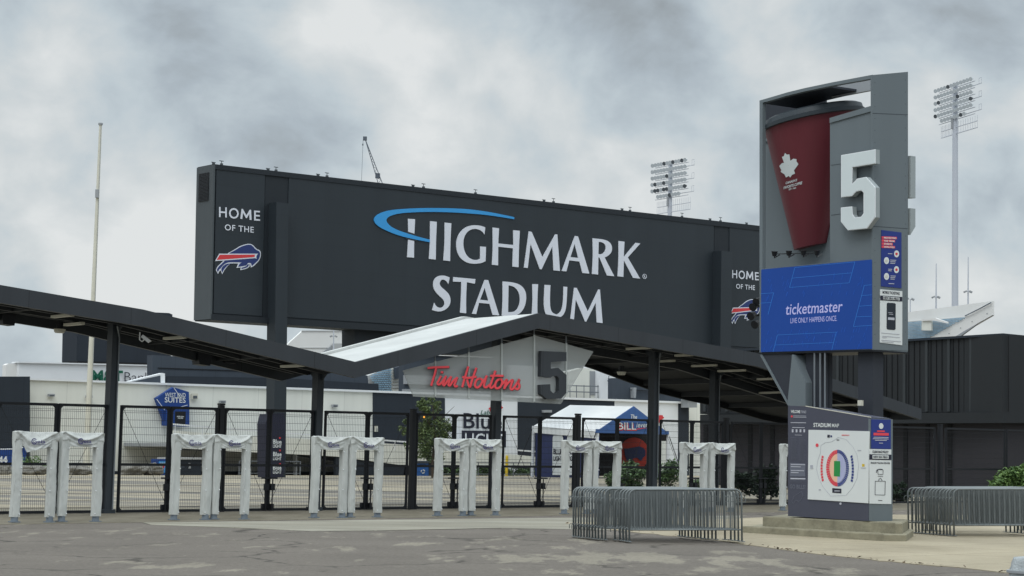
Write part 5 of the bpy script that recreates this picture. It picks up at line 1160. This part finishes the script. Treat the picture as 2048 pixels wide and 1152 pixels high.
def mast(px, y0, y1, D, label, lamp_y):
    a = P(px, y1, D); b = P(px + .5, y0, D); t = thing('thin_mast', a, label, 'mast'); obj('pole', MB().tube([a, b], .13, 6, .06), m_tower, t)
    q = P(px, lamp_y, D); m_ = MB(); m_.box(q + V((-.35, 0, .1)), (.4, .4, .22), (V((.9, 0, .4)), V((0, 1, 0)), V((-.4, 0, .9)))); m_.box(q + V((.35, 0, .1)), (.4, .4, .22), (V((.9, 0, -.4)), V((0, 1, 0)), V((.4, 0, .9)))); obj('lamp', m_, m_mid, t)
mast(667, 640, 712, 290, 'hair-thin mast with two small lamps under the billboard', 674); mast(1872, 527, 640, 260, 'thin white mast with small lamps, left of the tall floodlight pole', 596); mast(1936, 514, 640, 260, 'thin white mast with small lamps, right of the tall floodlight pole', 585)
mast(1820, 598, 690, 255, 'short bent grey mast beside the pylon edge', 600)
P9 = plane_px(1815, 250, 1985, 235)
fs_ = bld('far_grandstand', 'far white grandstand wedge with light blue seats above the dark wall', P9, [('back_wall', [(1780, 628), (1816, 624.5), (1984, 602), (1984, 612), (1925, 636), (1780, 650)], 0, .25, m_stand), ('seating_deck', [(1780, 646), (1932, 634), (1850, 682), (1780, 690)], .3, .25, m_standg), ('raker_wall', [(1985, 602), (1985, 631), (1893, 684), (1845, 684), (1930, 636)], .8, .25, m_stand), ('underside', [(1985, 630), (1958, 645), (1905, 684), (1893, 684), (1925, 664)], .9, .25, m_mid), ('press_box', [(1844, 641), (1862, 638), (1862, 661), (1843, 660)], 1.4, .25, m_wallw), ('press_box_roof', [(1843, 638), (1870, 636), (1894, 644), (1894, 647), (1866, 641), (1843, 642)], 1.6, .25, m_stand)], 'grandstand')
seatm = MB()
for r in range(13):
    for c in range(44):
        x = 1815 + c * 2.9; y = 646 + r * 2.9 - (x - 1815) * .09
        if y > 680 - max(0, x - 1850) * .56 or (1842 < x < 1864 and y < 662): continue
        seatm.box(P9(x, y, .9), (.11, .2, .11), (P9.t, P9.n, V((0, 0, 1))))
obj('seat_rows', seatm, m_seat, fs_, kind='stuff')
for x, y in ((1974, 627), (1944, 643), (1921, 656), (1898, 667)): obj('raker_bracket', disc(P9, x, y, 1.2, 1.2, .85, 8), m_mid, fs_)
obj('handrail', MB().tube([P9(1930, 632, 1), P9(1960, 617, 1), P9(1982, 605, 1)], .07, 5), m_crane, fs_)
# ribbed dark building on the right
RP = plane_px(1450, 104, 2005, 90)
rb_ = thing('ribbed_building', RP(1900, 1000), 'charcoal metal-clad building with vertical ribs at the right', 'building')
ry = lambda x: 668 + (2005 - x) * .0595
obj('lower_wall', slab(RP, [(1400, 830), (2005, 838), (2005, 1012), (1400, 1008)], -.6, 8), m_blow, rb_)
obj('upper_wall', slab(RP, [(1400, ry(1400)), (2005, 668), (2005, 824), (1400, 828)], .2, 9), m_bwall, rb_)
obj('ledge', slab(RP, [(1400, 829), (2005, 824.5), (2005, 846), (1400, 848)], .5, 9), m_bwall, rb_)
obj('coping', slab(RP, [(1400, ry(1400) - 1.5), (2006, 666.5), (2006, 671), (1400, ry(1400) + 3)], .35, 9.2), m_walld, rb_)
RS = Plane(RP(2005, 800, .5), RP(2005, 800, .5) + V((.85, .52, 0)))
obj('return_wall', slab(RS, [(2005, 669), (2150, 676), (2150, 845), (2005, 846)], 0, 3), m_bwall, rb_); obj('return_lower', slab(RS, [(2005, 845), (2150, 845), (2150, 1012), (2005, 1012)], -.5, 3), m_blow, rb_)
mat_rib = mat('rib_grey', (54, 58, 61), .6, .06)
for i in range(14):
    x = 1983 - i * 44.4
    obj('rib', slab(RP, [(x, ry(x) + 3), (x + 5, ry(x + 5) + 3), (x + 5, 823), (x, 823)], .27, .08), mat_rib, rb_)
    for dx_ in (11, 22, 33): obj('wall_fold', slab(RP, [(x + dx_, ry(x + dx_) + 3), (x + dx_ + .9, ry(x + dx_) + 3), (x + dx_ + .9, 823), (x + dx_, 823)], .23, .03), m_bstrip, rb_)
    obj('window_strip', slab(RP, rect(x + 1, 849, x + 9, 985), -.56, .08), m_bstrip, rb_)
# ------------------------------------------------------------------ tent
tb0 = P(1268, 950, 118); tent = thing('event_tent', tb0, 'white gabled tent with blue Billievers front', 'tent')
TFp = Plane(P(1195, 900, 119), P(1337, 900, 119 * 1.035)); apex = TFp(1268, 813); eL = TFp(1193, 863); eR = TFp(1337, 868)
bkv = P(1140, 810, 119 + 9.5) - apex; bkv.z = 0; rid2 = P(1140, 810, 128.5); e2 = P(1067, 852, 128.5)
rm = MB(); rm.add([apex, rid2, e2, eL], [(0, 1, 2, 3)]); br2 = eR + (rid2 - apex); rm.add([apex, rid2, br2, eR], [(3, 2, 1, 0)])
rr = MB()
for q in ([apex, rid2, e2, eL], [apex, rid2, br2, eR]): rr.prism([q], V((0, 0, -.06)))
obj('roof', rr, m_tentw, tent)
vl = MB(); vh = V((0, 0, -.42)); vl.prism([[e2, eL, eL + vh, e2 + vh]], V((.03, .03, 0))); obj('side_valance', vl, m_tentw, tent)
gb = obj('gable_front', slab(TFp, [(1192, 864), (1268, 812.5), (1338, 867), (1338, 869.5), (1192, 866)], .08, .08), m_tentb, tent); obj('front_valance', slab(TFp, [(1192, 865), (1338, 868.5), (1338, 867.5 + 1), (1338, 869)], .1, .02), m_tentb, tent) if False else None
obj('front_valance', slab(TFp, [(1192, 858), (1338, 862), (1338, 868.5), (1192, 865.5)], .12, .03), m_tentb, tent)
sc4 = lambda x, y: (1000 + x / 4.876, 780 + y / 4.876)
obj('lettering', text_on(TFp, 'The', *sc4(1270, 275), *sc4(1335, 280), 8, .14, .02, 1, .1), m_poster, gb)
obj('lettering', text_on(TFp, 'BILL', *sc4(1152, 384), *sc4(1328, 386), 14.5, .15, .012), m_poster, gb); obj('lettering', text_on(TFp, 'BILL', *sc4(1156, 392), *sc4(1334, 394), 14.5, .14, .03), m_red, gb)
obj('lettering', text_on(TFp, 'ievers', *sc4(1330, 366), *sc4(1462, 362), 10.5, .15, .008, 1, .05), m_poster, gb); obj('swoosh', slab(TFp, [sc4(1330, 378), sc4(1400, 368), sc4(1445, 372), sc4(1400, 374), sc4(1345, 386)], .15, .01), m_pink, gb)
gzt = lambda p: gz(p.x, p.y)
sw = MB(); a_ = eL.copy(); b_ = e2.copy(); sw.prism([[a_ + V((.15, 0, -.3)), b_ + V((.15, 0, -.3)), V((b_.x + .15, b_.y, gzt(b_))), V((a_.x + .15, a_.y, gzt(a_)))]], V((.05, .03, 0))); sidew = obj('side_wall', sw, m_tentn, tent)
SWp = Plane(eL + V((.1, 0, 0)), e2 + V((.1, 0, 0)))
for x, w_ in ((1105, 21), (1134, 20)):
    obj('can_picture', slab(SWp, [(x + 2, 871), (x + w_ - 2, 871), (x + w_, 876), (x + w_, 950), (x, 950), (x, 876)], .03, .02), m_poster, sidew); obj('can_rim', slab(SWp, rect(x + 3, 865, x + w_ - 3, 867), .03, .02), m_tagw, sidew)
    obj('lettering', text_on(SWp, 'BLUE', x + 1.5, 908, x + w_ - 1, 909, 11, .05, .03), m_ink, sidew); obj('lettering', text_on(SWp, 'LIGHT', x + 1.5, 921, x + w_ - 1, 922, 9, .05, .03), m_ink, sidew)
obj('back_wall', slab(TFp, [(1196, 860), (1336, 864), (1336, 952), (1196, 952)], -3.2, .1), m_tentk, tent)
mu = obj('bison_mural', disc(TFp, 1268, 908, 30, 33, -3.1, 36), m_orange, tent)
bsn = [(1222, 640), (1212, 575), (1250, 570), (1300, 560), (1360, 550), (1400, 565), (1420, 590), (1420, 640), (1395, 660), (1380, 690), (1360, 680), (1340, 660), (1300, 665), (1290, 695), (1262, 690), (1240, 690)]
obj('bison_figure', slab(TFp, [sc4(*p) for p in bsn], -3.05, .02), m_muraln, mu)
obj('side_panel', slab(TFp, rect(1321, 882, 1334, 950), -2.5, .05), m_wallw, tent)
for px, py in ((1195, 866), (1336, 869)): p = TFp(px, py); obj('leg', MB().tube([V((p.x, p.y, gzt(p))), p], .1, 8), m_white, tent)
p = e2; obj('leg', MB().tube([V((p.x, p.y, gzt(p))), p], .1, 8), m_white, tent)
for a, b in ((eR, eR + V((1.2, -.6, -3.5))), (e2, e2 + V((-1.2, -.4, -3.2))), (eL, eL + V((-1.1, -.8, -3)))): obj('guy_strap', MB().bar(a, b, .04), m_black, tent)
# ------------------------------------------------------------------ light towers
def light_tower(px_top, y_top, px_b, y_b, D, label, w, rz, polew, seed):
    a = P(px_b, y_b, D); top_ = P(px_top, y_top, D); base_ = V((a.x, a.y, gz(a.x, a.y)))
    t = thing('floodlight_tower', base_, label, 'floodlight tower', 'stadium floodlight towers')
    tp = V((a.x, a.y, top_.z)); obj('pole', MB().tube([base_, tp], polew * .62, 12, polew * .42), m_tower, t)
    X = V((math.cos(rz), -math.sin(rz), 0)); Y = V((-math.sin(rz), -math.cos(rz), 0)); vs_ = .99 * D / 300; lm0 = None; U = V((0, 0, 1))
    fr = MB(); rnd = random.Random(seed); dr = (Y * .5 + V((-.35, -.8, -.35))).normalized(); r_ = .29 * D / 300
    for r in range(6):
        z = U * (tp.z - .35 - r * vs_); c0_ = V((tp.x, tp.y, 0)) + z - U * r_ * 1.3
        fr.bar(c0_ - X * w * .42, c0_ + X * w * .5, .09, .09)
        n_ = 12 if r < 5 else 8
        for c in range(n_):
            xo = (c - (n_ - 1) / 2) * w / 12.2
            p = V((tp.x, tp.y, 0)) + z + X * xo + Y * .3; dark = rnd.random() < .10
            if lm0 is None or dark:
                mb = MB(); mb.tube([-dr * .32, dr * 0, dr * .22, dr * .26], r_ * .55, 10, r_ * 1.1); me = obj('lamp', mb, m_lampd if dark and lm0 else m_lamp, t, local=True); me.location = p - base_
                if lm0 is None: lm0 = me
            else:
                c_ = lm0.copy(); COL.objects.link(c_); c_.location = p - base_
    obj('crossarms', fr, m_tower, t)
    cg = MB(); hh = .85 * D / 300
    for k_ in range(2):
        z0 = U * (tp.z - .35 - (6.6 + k_ * 1.0) * vs_)
        for sg in (-1, 1):
            q0 = V((tp.x, tp.y, 0)) + z0 + X * sg * .3; q1 = V((tp.x, tp.y, 0)) + z0 + X * sg * w * (.56 if sg > 0 else .36)
            cg.bar(q0, q1, .10)
            for i in range(9): q = q0.lerp(q1, (i + 1) / 9); cg.bar(q, q + U * hh, .045)
    for k_ in range(3):
        z0 = U * (tp.z - .3 - (k_ * 2 + .9) * vs_); q0 = V((tp.x, tp.y, 0)) + z0 + X * .3 - Y * .5; q1 = q0 + X * w * .56; cg.bar(q0, q1, .09); cg.bar(q1, q1 + U * hh, .05); cg.bar(q1 + U * hh, q1 + U * hh - X * w * .06, .05); cg.bar(q1 - X * w * .06, q1 - X * w * .06 + U * hh, .05)
    obj('service_platform', cg, m_tower, t)
    obj('cable_box', MB().box(tp - U * (.35 + 6.0 * vs_) + Y * .55, (.3, .3, 1.6)), m_mid, t)
light_tower(1914, 166, 1910, 612, 300, 'tall white floodlight tower rising at the far right', 11.4, math.radians(72), .95, 4); light_tower(1345, 322, 1339, 470, 345, 'white floodlight tower head poking above the billboard', 9.8, math.radians(55), .85, 9)
# flagpole
a = WP(172, 945, 5); b = P(200, 250, a.y); a.z = gz(a.x, a.y)
b = V((a.x + (P(200, 250, a.y).x - P(172, 945, a.y).x) * 0, a.y, b.z)); fp_ = thing('flagpole', a, 'tall thin pale flagpole without flag at the left', 'flagpole')
t0 = P(172, 945, a.y)
obj('pole', MB().tube([a, V((b.x, b.y, a.z + (b.z - a.z) * .45)), b], .21, 10, .085), m_fix, fp_)
obj('truck', MB().tube([b, b + V((0, 0, .12))], .14, 10), m_mid, fp_); q = V((a.x, a.y - .18, a.z + (b.z - a.z) * .80)); obj('halyard_cleat', MB().box(q, (.2, .2, .5)), m_mid, fp_)
obj('halyard', MB().bar(V((a.x + .22, a.y - .1, a.z + 1.3)), b + V((.05, -.08, 0)), .018), m_mid, fp_)
# crane
c0 = P(730, 277, 320); c1 = P(761, 368, 320); cr_ = thing('crane', c1 - V((0, 0, 25)), 'distant lattice crane boom leaning up behind the billboard', 'crane')
d = (c1 - c0); d2 = c1 + d * 1.2; side = V((1, 0, .34)).normalized(); bm_ = MB(); Lr = (d2 - c0).length
for sy_ in (-1, 1):
    for sx in (-1, 1): bm_.bar(c0 + V((0, sy_ * .1, 0)), d2 + side * sx * .55 * 1.3 + V((0, sy_ * .5, 0)), .11)
for i in range(36):
    f0_ = i / 36; f1_ = (i + 1) / 36; w0 = .72 * f0_; w1 = .72 * f1_; sg = 1 if i % 2 else -1
    bm_.bar(c0.lerp(d2, f0_) + side * w0 * sg, c0.lerp(d2, f1_) - side * w1 * sg, .06)
obj('boom', bm_, m_crane, cr_); obj('boom_tip', MB().box(c0, (.6, .5, .6)), m_crane, cr_); q = c0.lerp(c1, .82); obj('boom_joint', MB().box(q, (.75, .4, .8)), m_crane, cr_)
obj('hoist_line', MB().bar(c0 + V((-.3, 0, 0)), c0 + V((-.45, 0, -16)), .05), m_crane, cr_); obj('hook_block', MB().box(c0 + V((-.32, 0, -1.0)), (.18, .18, .3)), m_crane, cr_)
obj('mast', MB().bar(d2, d2 + V((2, 0, -20)), 1.2), m_crane, cr_)
# ------------------------------------------------------------------ plaza furniture
def boulder(px, py, w, h, seed, label):
    b = WP(px, py, 9); b.z = gz(b.x, b.y); D = b.y; import bmesh as _b
    bm = _b.new(); _b.ops.create_icosphere(bm, subdivisions=4, radius=1)
    mb = MB(); vs = []
    for v in bm.verts:
        p = v.co.copy(); f = 1 + .35 * noise.noise(p * 1.3 + V((seed * 5, 0, 0))) + .14 * noise.noise(p * 3.5 + V((seed, 2, 0))); p = p * f
        vs.append(b + V((p.x * w * D / F / 2, p.y * w * D / F / 2.4, p.z * h * D / F / 1.9 + h * D / F * .42)))
    mb.add(vs, [tuple(v.index for v in f.verts) for f in bm.faces]); bm.free()
    o = obj('boulder', mb, m_rock, None, label=label, cat='boulder', group='boulders along the building')
for a_ in ((6, 948, 34, 24, 1, 'rough grey boulder cut by the left picture edge'), (66, 948, 50, 24, 2, 'long grey boulder seen through the torn covered detector'), (153, 948, 54, 22, 3, 'grey boulder seen through the second covered detector'), (262, 948, 56, 24, 4, 'light grey boulder right of the leftmost column'), (303, 948, 44, 26, 5, 'dark grey boulder beside the glowing blue vending machine')): boulder(*a_)
def fbox(name, label, cat, px0, px1, py0, py1, off, th, m, extra=()):
    q = WP((px0 + px1) / 2, py1, off); t = thing(name, q, label, cat); obj('body', slab(WP, rect(px0, py0, px1, py1), off, th), m, t)
    for nm, pts, o, t2, mm in extra: obj(nm, slab(WP, pts, off + o, t2), mm, t)
    return t
fbox('vending_machine', 'glowing blue drinks machine behind the first gates', 'vending machine', 316, 340, 918, 951, 8, .8, m_bluew, [('front_panel', rect(318, 922, 338, 945), .03, .04, m_glow), ('badge', rect(323, 930, 329, 936), .06, .03, m_red), ('lit_stripe', rect(320, 925, 336, 928), .06, .02, m_seat)])
fbox('dark_booth', 'black booth seen through a covered detector before the walkway', 'booth', 357, 402, 919, 954, 8, 2.2, m_walld, [('roof_edge', rect(355, 915, 404, 919), .1, 2.4, m_standg), ('notice', rect(377, 926, 382, 937), .03, .02, m_mid), ('handle', rect(362, 930, 369, 936), .03, .02, m_dgrey)])
bn_ = fbox('recycling_bin', 'blue recycling bin with white arrows symbol by the tree', 'bin', 835, 857, 926, 955, 9, .8, m_bin, [('rim', rect(834, 922, 869, 927), .05, .9, m_dgrey), ('opening', rect(840, 929, 852, 933), .03, .02, m_black)])
ar = MB()
for k_ in range(3):
    A = k_ * 2 * pi / 3 + .5
    for i in range(4):
        t0_ = A + i * .38; t1_ = A + (i + 1) * .38; slab(WP, [(846 + r * math.cos(t), 943 + r * math.sin(t)) for r, t in ((4.2, t0_), (4.2, t1_), (2.5, t1_), (2.5, t0_))], 9.05, .02, mb=ar)
obj('arrows_symbol', ar, m_poster, bn_)
fbox('waste_bin', 'black waste bin standing right beside the blue recycling bin', 'bin', 858, 878, 927, 955, 9, .8, m_pyld, [('lid', rect(857.5, 924, 878.5, 927), .06, .9, m_black), ('opening', rect(862, 930, 874, 934), .03, .02, m_black)])
fbox('grey_bin', 'grey ribbed bin behind the barriers, left of the tent doorway', 'bin', 1134, 1147, 924, 955, 9, .7, m_dgrey, [('lid', rect(1133, 921, 1148, 924), .05, .8, m_black), ('rib', rect(1140, 926, 1141, 953), .03, .02, m_pyld)])
p = WP(1013, 948, 10); p.z = gz(p.x, p.y); t = thing('yellow_bollard', p, 'yellow bollard post behind the gate right of the third column', 'bollard'); zt_ = WP(1013, 913, 10).z
obj('post', MB().tube([p, V((p.x, p.y, zt_))], .1, 10), m_yel, t); obj('cap', MB().tube([V((p.x, p.y, zt_)), V((p.x, p.y, zt_ + .08))], .11, 10, .05), m_yel, t)
def rail(px0, px1, yt, yb, off, label):
    a = WP(px0, yb, off); b = WP(px1, yb, off); zt_ = WP(px0, yt, off).z; zb_ = gz(a.x, a.y); t = thing('plaza_railing', a, label, 'railing'); m_ = MB()
    zt2 = gz(b.x, b.y) + zt_ - zb_
    m_.bar(V((a.x, a.y, zt_)), V((b.x, b.y, zt2)), .06); m_.bar(V((a.x, a.y, zb_ + .15)), V((b.x, b.y, gz(b.x, b.y) + .15)), .05); obj('rails', m_, m_steel, t)
    k_ = int((b - a).length / 1.7) + 1
    for i in range(k_ + 1): q = a.lerp(b, i / k_); z = gz(q.x, q.y); obj('upright', MB().bar(V((q.x, q.y, z)), V((q.x, q.y, z + zt_ - zb_)), .06), m_steel, t)
rail(884, 1128, 924, 951, 11, 'thin steel railing in front of the low hedge')
rail(478, 600, 922, 951, 8, 'thin steel railing under the walkway by the advert pillar')
# vegetation
tbp = plane_s(862, 112); q = tbp(866, 952); q.z = gz(q.x, q.y); tr = thing('small_tree', q, 'small leafy green tree with one orange lamp behind the gates', 'tree')
tk = MB(); tk.tube([q, q + V((-.05, 0, 1.0)), q + V((.05, 0, 2.0)), q + V((0, 0, 3.4))], .10, 8, .03)
rnd = random.Random(5)
for i in range(14):
    a = rnd.uniform(0, 6.28); z = rnd.uniform(1.0, 3.2); tk.tube([q + V((0, 0, z)), q + V((math.cos(a) * .6, math.sin(a) * .5, z + .6)), q + V((math.cos(a) * 1.1, math.sin(a) * .8, z + 1.1))], .03, 5, .008)
obj('trunk', tk, m_bark, tr)
lv = MB(); s_ = q.y / F
def at_px(px, py): v = P(px, py, q.y); return v
for i, (px, py, r, n_) in enumerate(((862, 880, 30, 900), (850, 855, 22, 420), (885, 862, 22, 420), (862, 832, 22, 360), (845, 815, 14, 160), (872, 812, 12, 120), (806, 862, 10, 90), (809, 845, 8, 60), (899, 856, 9, 90), (850, 905, 20, 300), (872, 905, 20, 260), (818, 890, 12, 90), (838, 878, 18, 240), (890, 885, 14, 140), (862, 800, 9, 60), (845, 798, 6, 30))):
    leaves(lv, at_px(px, py), r * s_, int(n_ * 1.9), .08, i + 30, (1, .9, 1), 9)
obj('crown', lv, m_leaf, tr)
lq = at_px(850, 837) - V((0, 1.2, 0)); obj('lamp_glow', MB().tube([lq, lq + V((0, 0, .09))], .045, 8), mat('orange_glow', (240, 160, 50), .5, .02, emit=(250, 170, 60), estr=1.0), tr)
bush(1262, 985, 92, 62, 88, m_bush, 'broad green shrub behind the barriers below the bison mural', 2600, 'shrubs behind the gates', .085, 3)
bush(1330, 985, 64, 66, 88, m_bush, 'green shrub just right of the fourth canopy column', 1700, 'shrubs behind the gates', .085, 4)
bush(1225, 985, 40, 44, 86, m_bush, 'small green shrub seen through the covered detector', 800, 'shrubs behind the gates', .08, 5)
bush(1405, 985, 70, 30, 92, m_bush, 'low green shrub behind the right end of the barriers', 900, 'shrubs behind the gates', .08, 14)
bush(1480, 1004, 62, 56, 82, m_bushd, 'dark green shrub left of the kiosk behind the gate', 1800, 'shrubs behind the gates', .085, 6)
bush(1535, 1004, 66, 74, 81, m_bushd, 'taller dark shrub touching the kiosk edge', 2200, 'shrubs behind the gates', .085, 7)
bush(1800, 1005, 46, 40, 80, m_bushd, 'dark shrub just right of the kiosk by the fence', 900, 'shrubs behind the gates', .085, 8)
bush(2032, 1004, 118, 84, 83, m_bushl, 'bright green shrub at the right edge behind the barriers', 4200, 'shrubs behind the gates', .10, 9)
hd = MB(); hq = WP(880, 950, 6); hb = WP(1125, 950, 6)
for i in range(26):
    c = hq.lerp(hb, i / 25); c.z = gz(c.x, c.y) + .28; leaves(hd, c, .75, 130, .10, i + 80, (1.1, .8, .55), 5)
obj('hedge', hd, m_bush, None, label='low green hedge along the foot of the beer mural wall', cat='hedge')
hd = MB(); hq = WP(40, 948, 6); hb = WP(75, 948, 6)
for i in range(5):
    c = hq.lerp(hb, i / 4); c.z = gz(c.x, c.y) + .5; leaves(hd, c, .7, 110, .09, i + 180, (1, .7, .8), 5)
obj('hedge', hd, m_bushl, None, label='small green bush above the boulders at far left', cat='hedge')
# plastic-wrapped bollard at the lower right
q = P(2078, 1160, 24.5); q.z = gz(q.x, q.y); t = thing('wrapped_bollard', q, 'plastic-wrapped grey bollard cut by the lower right corner', 'bollard')
zt_ = P(2060, 1113, 24.5).z; rings = []
for i in range(14):
    f = i / 13; z = q.z + (zt_ - q.z) * min(1, f * 1.05); r = (.42 - .13 * f) if f < .96 else .18
    rings.append([q + V(((r + .035 * noise.noise(V((a * 2.5, f * 6, 1)))) * math.cos(a), (r + .035 * noise.noise(V((a * 2.5, f * 6, 1)))) * math.sin(a), z - q.z)) for a in [2 * pi * k / 28 for k in range(28)]])
mw = mat('wrap_plastic', (170, 176, 178), .22, .2, 7, bump=.5); obj('wrap', MB().loft(rings), mw, t, smooth=True); obj('band', MB().tube([q + V((0, 0, .25)), q + V((0, 0, .28))], .385, 24), m_mid, t)
